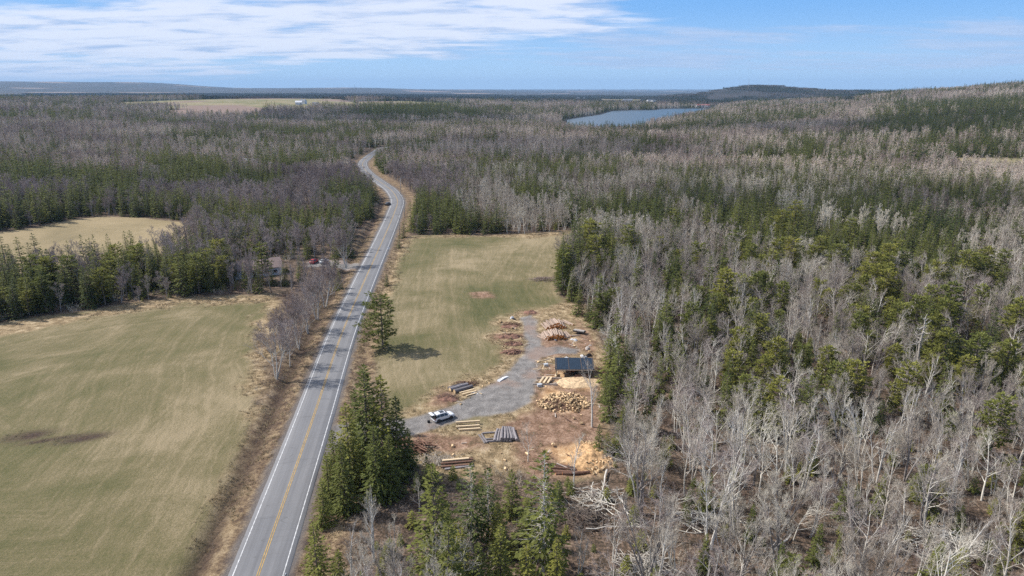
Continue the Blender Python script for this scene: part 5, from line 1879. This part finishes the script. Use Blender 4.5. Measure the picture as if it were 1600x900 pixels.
# the pile of white and dark scrap behind the shed
for k, (px, py, s, m_) in enumerate([(909, 557, .6, 'white_sheet'), (914, 559, .6, 'grey_sheet'), (920, 556, .8, 'darkmetal'), (886, 560, .55, 'white_sheet'), (868, 532, .6, 'white_sheet'), (894, 531, .5, 'white_sheet'),
                                     (899, 532, .7, 'grey_sheet'), (915, 539, .5, 'white_sheet'), (922, 541, .6, 'stone'), (918, 545, .8, 'stone'), (800, 497, .7, 'white_sheet'), (803, 499, .6, 'blackplastic')]):
    rg = random.Random(70 + k)
    bm_pts = []
    mb = MB()
    n, mrow = 10, 6
    vs = []
    for j in range(mrow + 1):
        for i in range(n):
            a, b_ = 6.283 * i / n, math.pi / 2 * j / mrow
            q_ = 1 + rg.uniform(-.16, .16)
            vs.append((s * .95 * q_ * math.cos(a) * math.cos(b_) * 1.25, s * .7 * q_ * math.sin(a) * math.cos(b_), s * .75 * q_ * math.sin(b_) - .06))
    fs = [(j * n + i, j * n + (i + 1) % n, (j + 1) * n + (i + 1) % n, (j + 1) * n + i) for j in range(mrow) for i in range(n)]
    mb.poly(vs, fs)
    o = mk('tarp_bundle', mb.mesh('tarp_bundle', [m_]), None, on_ground(px, py), rg.random() * 3)
    where = 'behind the blue roof' if 905 < px < 925 and py > 553 else 'just behind the middle of the blue roof' if py == 560 else 'in front of the front log stack' if px < 900 and px > 850 else 'at the wood edge above the shed' if px > 900 else 'at the top of the dirt heaps'
    tag(o, {'white_sheet': 'white', 'grey_sheet': 'grey', 'darkmetal': 'dark', 'blackplastic': 'black', 'stone': 'stony beige'}[m_] + ' crumpled tarp bundle ' + where, 'tarp', 'tarp bundles in the yard')

# white folded sheet lying beside the driveway
mb = MB()
g1 = [(-.9, -1.5), (-.2, -1.7), (.5, -.2), (1.3, 1.4), (.7, 1.5), (-.1, .3)]
vs = [(x, y, .03) for x, y in g1] + [(x * .9, y * .9, .22 + .12 * math.sin(3 * x + y)) for x, y in g1]
mb.poly(vs, [tuple(reversed(range(6))), tuple(range(6, 12))] + [(i, (i + 1) % 6, 6 + (i + 1) % 6, 6 + i) for i in range(6)])
tag(mk('plastic_sheet', mb.mesh('plastic_sheet', ['white_sheet']), None, on_ground(785, 592), R(-12)), 'white plastic sheet lying on the grass beside the driveway', 'plastic sheet')

# small flat trailer with a pale deck
tr = thing('trailer', 'small trailer with a pale cover parked at the wood edge by the log stacks', 'trailer', on_ground(905, 522), R(-28))
mb = MB()
mb.box((0, 0, 1.02), (3.0, 1.1, .16))
mb.box((.3, 0, 1.12), (2.2, .8, .08))
mk('cover', mb.mesh('trailer_cover', ['stone']), tr)
mb = MB()
mb.box((0, 0, .78), (3.2, 1.4, .22))
mb.box((2.2, 0, .6), (1.3, .1, .1))
mk('chassis', mb.mesh('trailer_chassis', ['darkmetal']), tr)
for y in (-.8, .8):
    mb = MB()
    mb.tube([(0, y - .1, .38), (0, y + .1, .38)], [.38, .38], 16, 0, cap=0)
    mk('wheel', mb.mesh('trailer_wheel', ['tyre']), tr)

# ------------------------------------------------------------------ cars
def car(label, cat, px, py, rz, paint, hatch=False, name='parked_car'):
    c = thing(name, label, cat, on_ground(px, py, .0), rz)
    # stations along the car: x, bottom z, belt z, top z, half width low, half width top
    S = [(-2.28, .52, .80, .95, .74, .70), (-2.20, .34, .95, 1.05, .86, .78), (-2.05, .28, 1.02, 1.18, .90, .76), (-1.72, .27, 1.04, 1.60, .91, .62), (-1.2, .27, 1.03, 1.68, .92, .62), (-.3, .27, 1.0, 1.70, .92, .62),
         (.35, .27, .99, 1.64, .92, .61), (.95, .27, .98, 1.22, .92, .70), (1.15, .27, .97, 1.06, .91, .76), (1.75, .28, .90, .98, .89, .72), (2.12, .32, .78, .84, .82, .62), (2.30, .42, .66, .70, .66, .5)]
    mb = MB()
    vs = []
    for x, zb0, zm, zt, wl, wt in S:
        vs += [(x, -wl * .93, zb0), (x, -wl, (zb0 + zm) / 2), (x, -wl * .97, zm), (x, -wt, zt - .03), (x, -wt * .6, zt + .01), (x, wt * .6, zt + .01), (x, wt, zt - .03), (x, wl * .97, zm), (x, wl, (zb0 + zm) / 2), (x, wl * .93, zb0)]
    n = 10
    fs = []
    for i in range(len(S) - 1):
        for j in range(n):
            if hatch and i < 3 and j in (2, 3, 4, 5, 6):
                continue
            a, b_ = i * n + j, i * n + (j + 1) % n
            fs.append((a, b_, b_ + n, a + n))
    fs.append(tuple(range(n)) if not hatch else (0, 1, 2, 7, 8, 9))
    fs.append(tuple(reversed(range((len(S) - 1) * n, len(S) * n))))
    mb.poly(vs, fs)
    body = mk('body', mb.mesh('car_body', [paint], True), c)
    body.data.polygons.foreach_set('use_smooth', [False] * len(body.data.polygons))

    def quad(name_, pts, m_, par=c):
        q = MB()
        cen = sum((Vector(p_) for p_ in pts), Vector()) / len(pts)
        nrm = (Vector(pts[1]) - Vector(pts[0])).cross(Vector(pts[2]) - Vector(pts[0])).normalized()
        if nrm.dot(cen - Vector((0, 0, .7))) < 0:
            pts = list(reversed(pts))
            nrm = -nrm
        o_ = [Vector(p_) + nrm * .014 for p_ in pts]
        i_ = [Vector(p_) - nrm * .01 for p_ in pts]
        k = len(pts)
        q.poly(o_ + i_, [tuple(range(k)), tuple(reversed(range(k, 2 * k)))] + [((i + 1) % k, i, k + i, k + (i + 1) % k) for i in range(k)])
        return mk(name_, q.mesh(name_, [m_]), par)

    def sd(x, f, s):      # a point on the side glass, f from belt to roof
        for a, b_ in zip(S[:-1], S[1:]):
            if a[0] <= x <= b_[0]:
                t = (x - a[0]) / (b_[0] - a[0])
                zm, zt, wl, wt = [a[k] + t * (b_[k] - a[k]) for k in (2, 3, 4, 5)]
                return (x, s * (wl * .97 * (1 - f) + wt * f), zm * (1 - f) + (zt - .03) * f)
    for s in (-1, 1):
        quad('window', [sd(-1.80, .12, s), sd(-1.05, .1, s), sd(-1.05, .84, s), sd(-1.62, .80, s)], M['glass'].name and 'glass')
        quad('window', [sd(-.98, .1, s), sd(-.12, .1, s), sd(-.12, .86, s), sd(-.98, .86, s)], 'glass')
        quad('window', [sd(-.05, .1, s), sd(.85, .12, s), sd(.38, .84, s), sd(-.05, .86, s)], 'glass')
        quad('headlight', [(2.14, s * .78, .70), (2.05, s * .86, .74), (1.9, s * .875, .86), (2.14, s * .60, .84)], 'lens_clear')
        quad('taillight', [(-2.22, s * .87, .72), (-2.02, s * .905, .76), (-2.05, s * .895, 1.04), (-2.20, s * .82, 1.02)], 'lens_red')
        mb2 = MB()
        mb2.box((.78, s * 1.0, 1.06), (.18, .16, .13))
        mk('mirror', mb2.mesh('mirror', [paint]), c)
        mb2 = MB()
        mb2.tube([(-1.5, s * .60, 1.70), (-.9, s * .60, 1.755), (.1, s * .60, 1.74), (.3, s * .6, 1.67)], [.022] * 4, 5, 0, cap=0)
        mk('roof_rail', mb2.mesh('roof_rail', ['galv']), c)
        mb2 = MB()
        mb2.box((-.1, s * .925, .36), (2.3, .03, .16))
        mk('sill_trim', mb2.mesh('sill_trim', ['blackplastic']), c)
        for x in (-1.36, 1.32):
            w = MB()
            w.tube([(x, s * .70, .35), (x, s * .73, .35), (x, s * .93, .35), (x, s * .955, .35)], [.33, .36, .36, .33], 20, 0, cap=0)
            wo = mk('wheel', w.mesh('wheel_tyre', ['tyre']), c)
            w = MB()
            w.tube([(x, s * .945, .35), (x, s * .965, .35)], [.25, .22], 14, 0, cap=0)
            mk('rim', w.mesh('wheel_rim', ['rim']), wo)
            w = MB()
            w.tube([(x, s * .905, .36), (x, s * .928, .36)], [.42, .42], 18, 0, cap=0)
            mk('wheel_arch', w.mesh('wheel_arch', ['blackplastic']), c)
    quad('windscreen', [(.42, -.55, 1.63), (.42, .55, 1.63), (1.08, .72, 1.12), (1.08, -.72, 1.12)], 'glass')
    quad('sunroof', [(-.75, -.42, 1.712), (.15, -.42, 1.702), (.15, .42, 1.702), (-.75, .42, 1.712)], 'glass')
    quad('grille', [(2.305, -.42, .50), (2.305, .42, .50), (2.26, .46, .68), (2.26, -.46, .68)], 'blackplastic')
    if hatch:
        mb2 = MB()
        mb2.box((-1.95, 0, .62), (.6, 1.62, .06))
        mb2.box((-1.62, 0, .95), (.06, 1.6, .7))
        mk('cargo_bay', mb2.mesh('cargo_bay', ['blackplastic']), c)
        hg_ = link(bpy.data.objects.new('tailgate', None), c)
        hg_.location = (-1.70, 0, 1.66)
        hg_.rotation_euler = (0, R(16), 0)
        mb2 = MB()
        mb2.poly([(0, -.62, 0), (0, .62, 0), (-.55, .72, .02), (-.55, -.72, .02), (-1.02, .74, -.10), (-1.02, -.74, -.10),
                  (0, -.62, -.06), (0, .62, -.06), (-.55, .72, -.05), (-.55, -.72, -.05), (-1.02, .74, -.17), (-1.02, -.74, -.17)],
                 [(0, 1, 2, 3), (3, 2, 4, 5), (9, 8, 7, 6), (11, 10, 8, 9), (5, 4, 10, 11), (0, 3, 9, 6), (3, 5, 11, 9), (1, 7, 8, 2), (2, 8, 10, 4)])
        mk('tailgate_panel', mb2.mesh('tailgate_panel', [paint]), hg_)
        mb2 = MB()
        mb2.box((-.26, 0, .03), (.40, 1.10, .02))
        mk('rear_glass', mb2.mesh('rear_glass', ['glass']), hg_)
    else:
        quad('rear_glass', [(-2.03, -.66, 1.20), (-2.03, .66, 1.20), (-1.76, .56, 1.58), (-1.76, -.56, 1.58)], 'glass')
    return c


pa, pb = on_ground(685.5, 659.5), on_ground(705.3, 653.5)
rz = math.atan2(pb.y - pa.y, pb.x - pa.x)
car('white sport utility car on the gravel driveway with its tailgate raised', 'car', 692, 655, rz, 'car_white', hatch=True)
# a person bending at the open tailgate? the photograph shows only a dark bag-like shape there
mb = MB()
mb.box((0, 0, .22), (.5, .3, .44))
mb.tube([(-.12, 0, .44), (-.08, 0, .56), (.08, 0, .56), (.12, 0, .44)], [.02] * 4, 5)
tag(mk('bag', mb.mesh('bag', ['blackplastic']), None, pa + Vector((-1.9, -.2, 0)), .5), 'dark bag on the gravel behind the open white car', 'bag')
car('red car parked in the house drive left of the road', 'car', 491, 411, R(80), 'car_red')
car('silver-white car parked beside the red one in the house drive', 'car', 507, 411, R(80), 'car_silver')
car('small dark car standing at the left edge of the road bend', 'car', 606.5, 320.5, R(75), 'car_dark')

# ------------------------------------------------------------------ houses
def house(label, px, py, rz, w, d, h, rh, wall, roof, windows=(), name='house', chim=True, cat='house'):
    c = thing(name, label, cat, on_ground(px, py, -.2), rz)
    mb = MB()
    mb.poly([(-w / 2, -d / 2, 0), (w / 2, -d / 2, 0), (w / 2, d / 2, 0), (-w / 2, d / 2, 0), (-w / 2, -d / 2, h), (w / 2, -d / 2, h), (w / 2, d / 2, h), (-w / 2, d / 2, h), (-w / 2, 0, h + rh), (w / 2, 0, h + rh)],
            [(0, 1, 5, 4), (2, 3, 7, 6), (1, 2, 6, 9, 5), (3, 0, 4, 8, 7)])
    mk('wall', mb.mesh('house_wall', [wall]), c)
    mb = MB()
    o_ = .45
    sl = rh / (d / 2)
    for s in (-1, 1):
        a = [(-w / 2 - o_, 0, h + rh + .06), (w / 2 + o_, 0, h + rh + .06), (w / 2 + o_, s * (d / 2 + o_), h - sl * o_ + .06), (-w / 2 - o_, s * (d / 2 + o_), h - sl * o_ + .06)]
        b_ = [(x, y, z + .16) for x, y, z in a]
        mb.poly(a + b_, [(0, 1, 2, 3), (7, 6, 5, 4), (0, 4, 5, 1), (1, 5, 6, 2), (2, 6, 7, 3), (3, 7, 4, 0)])
    rf = mk('roof', mb.mesh('house_roof', [roof]), c)
    if chim:
        mb = MB()
        mb.box((w * .2, .3, h + rh + .3), (.7, .6, 1.4))
        mk('chimney', mb.mesh('chimney', ['roof_brown']), rf)
    for (x, z, ww, hh, side) in windows:
        mb = MB()
        if side in (-1, 1):
            mb.box((x, side * (d / 2 + .03), z), (ww, .06, hh))
        else:
            mb.box(((w / 2 + .03) * (1 if side == 2 else -1), x, z), (.06, ww, hh))
        mk('door' if hh > 1.6 else 'window', mb.mesh('house_window', ['glass']), c)
    return c


house('white bungalow with a brown roof half hidden behind hedgerow spruces', 402, 428, R(28), 15.5, 9, 3.0, 2.3, 'siding', 'roof_brown',
      [(-5, 1.6, 1.4, 1.2, -1), (-1.5, 1.3, 1.0, 2.1, -1), (2.5, 1.6, 1.6, 1.2, -1), (5.5, 1.6, 1.2, 1.1, -1), (0, 1.6, 1.4, 1.1, 2), (0, 1.6, 1.4, 1.1, -2)])
house('grey-roofed cottage deep in the bare wood left of the road', 392, 262, R(-20), 14, 9, 4.4, 3.0, 'siding', 'roof_grey', [(0, 1.6, 1.4, 1.2, -1)])
house('tan-roofed house among trees right of the road bend', 694, 272, R(20), 15, 10, 4.6, 3.4, 'roof_tan', 'roof_tan', [(0, 1.6, 1.4, 1.2, -1)])
house('small white outbuilding in the trees right of the road bend', 637, 278, R(-10), 6, 4, 3.6, 1.8, 'siding', 'roof_grey', [(0, 1.4, 1.0, 1.0, -1)], chim=False)
fg = 'white farm buildings on the hillside'
house('largest white farmhouse on the distant hillside', 467, 163.6, R(10), 18, 11, 7, 4, 'siding', 'siding', [(-5, 3, 2, 2, -1), (5, 3, 2, 2, -1)], cat='farm building')
house('white barn right of the largest farmhouse on the hillside', 474, 162.3, R(-20), 18, 11, 8, 5, 'siding', 'roof_grey', [(0, 3, 2, 2, -1)], chim=False, cat='farm building', name='barn')
house('small white shed at the right end of the hillside farm', 493, 164, R(0), 16, 9, 5, 3, 'siding', 'roof_grey', [(0, 2, 2, 1.5, -1)], chim=False, cat='farm building', name='barn')
house('long red-roofed building beyond the head of the lake', 1098, 167.5, R(-3), 46, 18, 7, 4, 'siding', 'roof_red', [(-20, 4, 5, 3, -1), (0, 4, 5, 3, -1), (20, 4, 5, 3, -1)], chim=False, cat='building', name='barn')
for k, (px, py) in enumerate([(983, 159.5), (978, 159.6), (1015, 160.5), (1021, 160.7), (903, 156), (912, 156.2), (1232, 159)]):
    house('tiny white building ' + ('right of the first pair on the plain behind the lake', 'left of the first pair on the plain behind the lake', 'left of the second pair behind the lake', 'right of the second pair behind the lake',
                                    'far behind the left lake shore, left of two', 'far behind the left lake shore, right of two', 'on the slope below the ridge')[k],
          px, py, R(15 * k), 30, 16, 9, 6, 'siding', 'roof_grey', [(0, 3, 3, 2, -1)], chim=False, cat='building', name='barn')
# mast on the hill, and a faint one on the far horizon
for px, py, h, lb in [(1169, 139.5, 70, 'thin lattice radio mast on top of the rounded hill'), (555, 151, 85, 'faint radio mast on the far left plain')]:
    p = on_ground(px, py)
    ms_ = MB()
    for k in range(3):
        a = k * 2.094
        ms_.tube([(1.2 * math.cos(a), 1.2 * math.sin(a), 0), (.5 * math.cos(a), .5 * math.sin(a), h)], [.3, .22], 4)
    for k in range(22):
        a, b_ = (k % 3) * 2.094, ((k + 1) % 3) * 2.094
        f0, f1 = k / 22, (k + 1) / 22
        r0, r1 = 1.2 - .7 * f0, 1.2 - .7 * f1
        ms_.tube([(r0 * math.cos(a), r0 * math.sin(a), h * f0), (r1 * math.cos(b_), r1 * math.sin(b_), h * f1)], [.15, .15], 3)
    tag(mk('radio_mast', ms_.mesh('radio_mast', ['galv']), None, p), lb, 'mast')

# ------------------------------------------------------------------ roadside furniture
def pole(px, py, h, lb, wires=True):
    p = on_ground(px, py, -.3)
    c = thing('utility_pole', lb, 'utility pole', p, R(20))
    mb = MB()
    mb.tube([(0, 0, 0), (0, 0, h)], [.17, .11], 8, 0, cap=0)
    mk('post', mb.mesh('pole_post', ['polewood'], True), c)
    mb = MB()
    mb.box((0, 0, h - .7), (2.0, .12, .14))
    mk('crossarm', mb.mesh('pole_arm', ['polewood']), c)
    for x in (-.85, 0, .85):
        mb = MB()
        mb.tube([(x, 0, h - .63), (x, 0, h - .42)], [.05, .07], 6, 0, cap=0)
        mk('insulator', mb.mesh('insulator', ['grey_sheet']), c)
    return p, h


P3 = [pole(624.5, 369, 10.5, 'pale utility pole at the corner of the east field'), pole(632.5, 341, 10.5, 'utility pole on the right verge just before the road bend'),
      pole(626.5, 304, 10.5, 'utility pole at the outside of the road bend')]
mb = MB()
for (pa_, ha), (pb_, hb) in zip(P3[:-1], P3[1:]):
    for x in (-.85, 0, .85):
        off = Vector((math.cos(R(20)) * x, math.sin(R(20)) * x, 0))
        a, b_ = pa_ + off + Vector((0, 0, ha - .42)), pb_ + off + Vector((0, 0, hb - .42))
        pts = [a.lerp(b_, t / 10) - Vector((0, 0, 4 * .9 * (t / 10) * (1 - t / 10))) for t in range(11)]
        mb.tube(pts, [.014] * 11, 3)
tag(mk('power_line', mb.mesh('power_line', ['blackplastic'])), 'thin wires strung between the three utility poles', 'power line')


def sign(px, py, w, h, z, lb):
    c = thing('road_sign', lb, 'sign', on_ground(px, py, -.1), R(-5))
    mb = MB()
    mb.box((0, .05, z / 2 + .1), (.08, .08, z + .2))
    mk('post', mb.mesh('sign_post', ['galv']), c)
    mb = MB()
    mb.box((0, 0, z), (w, .03, h))
    mk('panel', mb.mesh('sign_panel', ['signwhite']), c)


sign(607.5, 393.5, .8, .9, 1.6, 'small white sign on the right verge below the field corner')
gr_ = thing('guardrail', 'end of a grey steel guardrail on the right shoulder at the bottom', 'guardrail', on_ground(446.5, 905), math.atan2(d0[1], d0[0]))
mb = MB()
for z0 in (.52, .72):
    mb.box((-8, 0, z0), (16, .05, .11))
mb.box((-8, .03, .62), (16, .03, .12))
mb.tube([(0, 0, .62), (.35, -.03, .6)], [.16, .13], 8, 0, cap=0)
mk('rail', mb.mesh('guard_rail', ['galv']), gr_)
for k in range(5):
    mb = MB()
    mb.box((-.4 - 3.8 * k, .1, .35), (.15, .15, .95))
    mk('post', mb.mesh('guard_post', ['polewood']), gr_)

# fallen trunks under the open grey wood
def fallen(px0, py0, px1, py1, r, lb, n=10, z=.45):
    a, b_ = on_ground(px0, py0, z), on_ground(px1, py1, z * .8)
    mb = MB()
    d = b_ - a
    L = d.length
    o_ = a.copy()
    pts = [Vector((0, 0, 0))]
    for i in range(1, 6):
        pts.append(d * i / 5 + Vector((random.gauss(0, .12), random.gauss(0, .12), random.gauss(0, .06))))
    mb.tube(pts, [r * (1 - .8 * i / 5) for i in range(6)], 8, 0, cap=0, jit=.1)
    for k in range(n):
        t = random.uniform(.45, 1)
        q_ = d * t
        e = q_ + d.normalized() * random.uniform(.3, 2.0) + Vector((random.gauss(0, 1.0), random.gauss(0, 1.0), random.uniform(.1, 1.2)))
        mb.tube([q_, q_.lerp(e, .5) + Vector((0, 0, .1)), e], [r * .3, r * .2, .015], 4)
        for u in range(5):
            s_ = q_.lerp(e, random.uniform(.2, 1))
            mb.spike(s_, s_ + (e - q_) * .5 + Vector((random.gauss(0, .5), random.gauss(0, .5), random.gauss(0, .3))), .02)
    o = mk('fallen_tree', mb.mesh('fallen_tree', ['drywood']), None, o_)
    tag(o, lb, 'fallen tree', 'fallen trunks in the grey wood')


for a in [(1040, 808, 1140, 796, .2, 'long pale fallen trunk lying level in the lower grey wood'), (968, 782, 990, 822, .2, 'short leaning fallen trunk above the branch heap'),
          (915, 830, 1000, 826, .12, 'thin fallen trunk across the brown clearing'), (948, 738, 938, 790, .18, 'broken upright-looking trunk at the chip heap corner'),
          (1368, 702, 1425, 725, .2, 'fallen trunk slanting down right in the middle of the right wood'), (1300, 775, 1330, 812, .17, 'pale broken trunk slanting down right at lower centre right'),
          (1450, 765, 1370, 800, .13, 'thin fallen trunk slanting down left near the brushwood'), (1540, 745, 1600, 738, .2, 'grey fallen trunk lying level at the right edge'),
          (1235, 840, 1190, 880, .14, 'thin fallen trunk slanting down left at the bottom'), (1560, 860, 1500, 885, .15, 'fallen trunk in the brown opening at the lower right'),
          (1095, 700, 1150, 690, .16, 'grey fallen trunk in the darker wood above'), (1555, 828, 1610, 842, .2, 'pale stripped log at the right edge by the small fir')]:
    fallen(*a)
#PART4
# ------------------------------------------------------------------ unseen clouds overhead, placed to lay their shade on the far woods
m = bpy.data.materials.new('cloud')
m.use_nodes = True
T = NT(m.node_tree)
P_ = T.n('ShaderNodeNewGeometry').outputs['Position']
cn = T.noise(P_, 0.009, 5, 0.6)
mx = T.n('ShaderNodeMixShader', ins={0: T.smooth(cn, 0.36, 0.58, 0.05, 0.42)})
T.t.links.new(T.n('ShaderNodeBsdfTransparent').outputs[0], mx.inputs[1])
T.t.links.new(T.n('ShaderNodeBsdfDiffuse', ins={0: (.9, .9, .92, 1)}).outputs[0], mx.inputs[2])
T.n('ShaderNodeOutputMaterial', ins={0: mx.outputs[0]})
for k, (px, py, rx, ry) in enumerate([(820, 240, 190, 110), (1520, 196, 300, 160), (620, 190, 300, 220), (1180, 205, 230, 120), (1350, 330, 110, 45)]):
    g0 = G(px, py)
    c = g0 + Vector(SUND) * (820 / SUND[2])
    vs, fs, n, mr = [], [], 40, 14
    rg = random.Random(k)
    for j in range(mr + 1):
        for i in range(n):
            a = 6.2832 * i / n
            b_ = math.pi * (j / mr - .5)
            rr_ = .75 + .5 * float(fbm(math.cos(a) * 3 + k * 9, math.sin(a) * 3 + j * .25, 1.3, 3))
            vs.append((rx * rr_ * math.cos(a) * math.cos(b_), ry * rr_ * math.sin(a) * math.cos(b_), 38 * math.sin(b_) * rr_))
    for j in range(mr):
        for i in range(n):
            fs.append((j * n + i, j * n + (i + 1) % n, (j + 1) * n + (i + 1) % n, (j + 1) * n + i))
    me = bpy.data.meshes.new('cloud')
    me.from_pydata(vs, [], fs)
    me.materials.append(m)
    tag(mk('cloud', me, None, c), 'thin white cloud out of view, placed to shade the woods', None, None, 'structure')

# ------------------------------------------------------------------ the air between here and the horizon
mb = MB()
mb.box((0, 15000, 205), (64000, 44000, 470))
m = bpy.data.materials.new('haze')
m.use_nodes = True
T = NT(m.node_tree)
v = T.n('ShaderNodeVolumePrincipled', ins={'Color': (0.44, 0.68, 1.0, 1), 'Density': 4.3e-5, 'Anisotropy': 0.0})
o_ = T.n('ShaderNodeOutputMaterial')
T.t.links.new(v.outputs[0], o_.inputs['Volume'])
me = mb.mesh('haze', [m])
tag(mk('haze', me), 'thin blue haze over the far woods and hills', None, None, 'stuff')
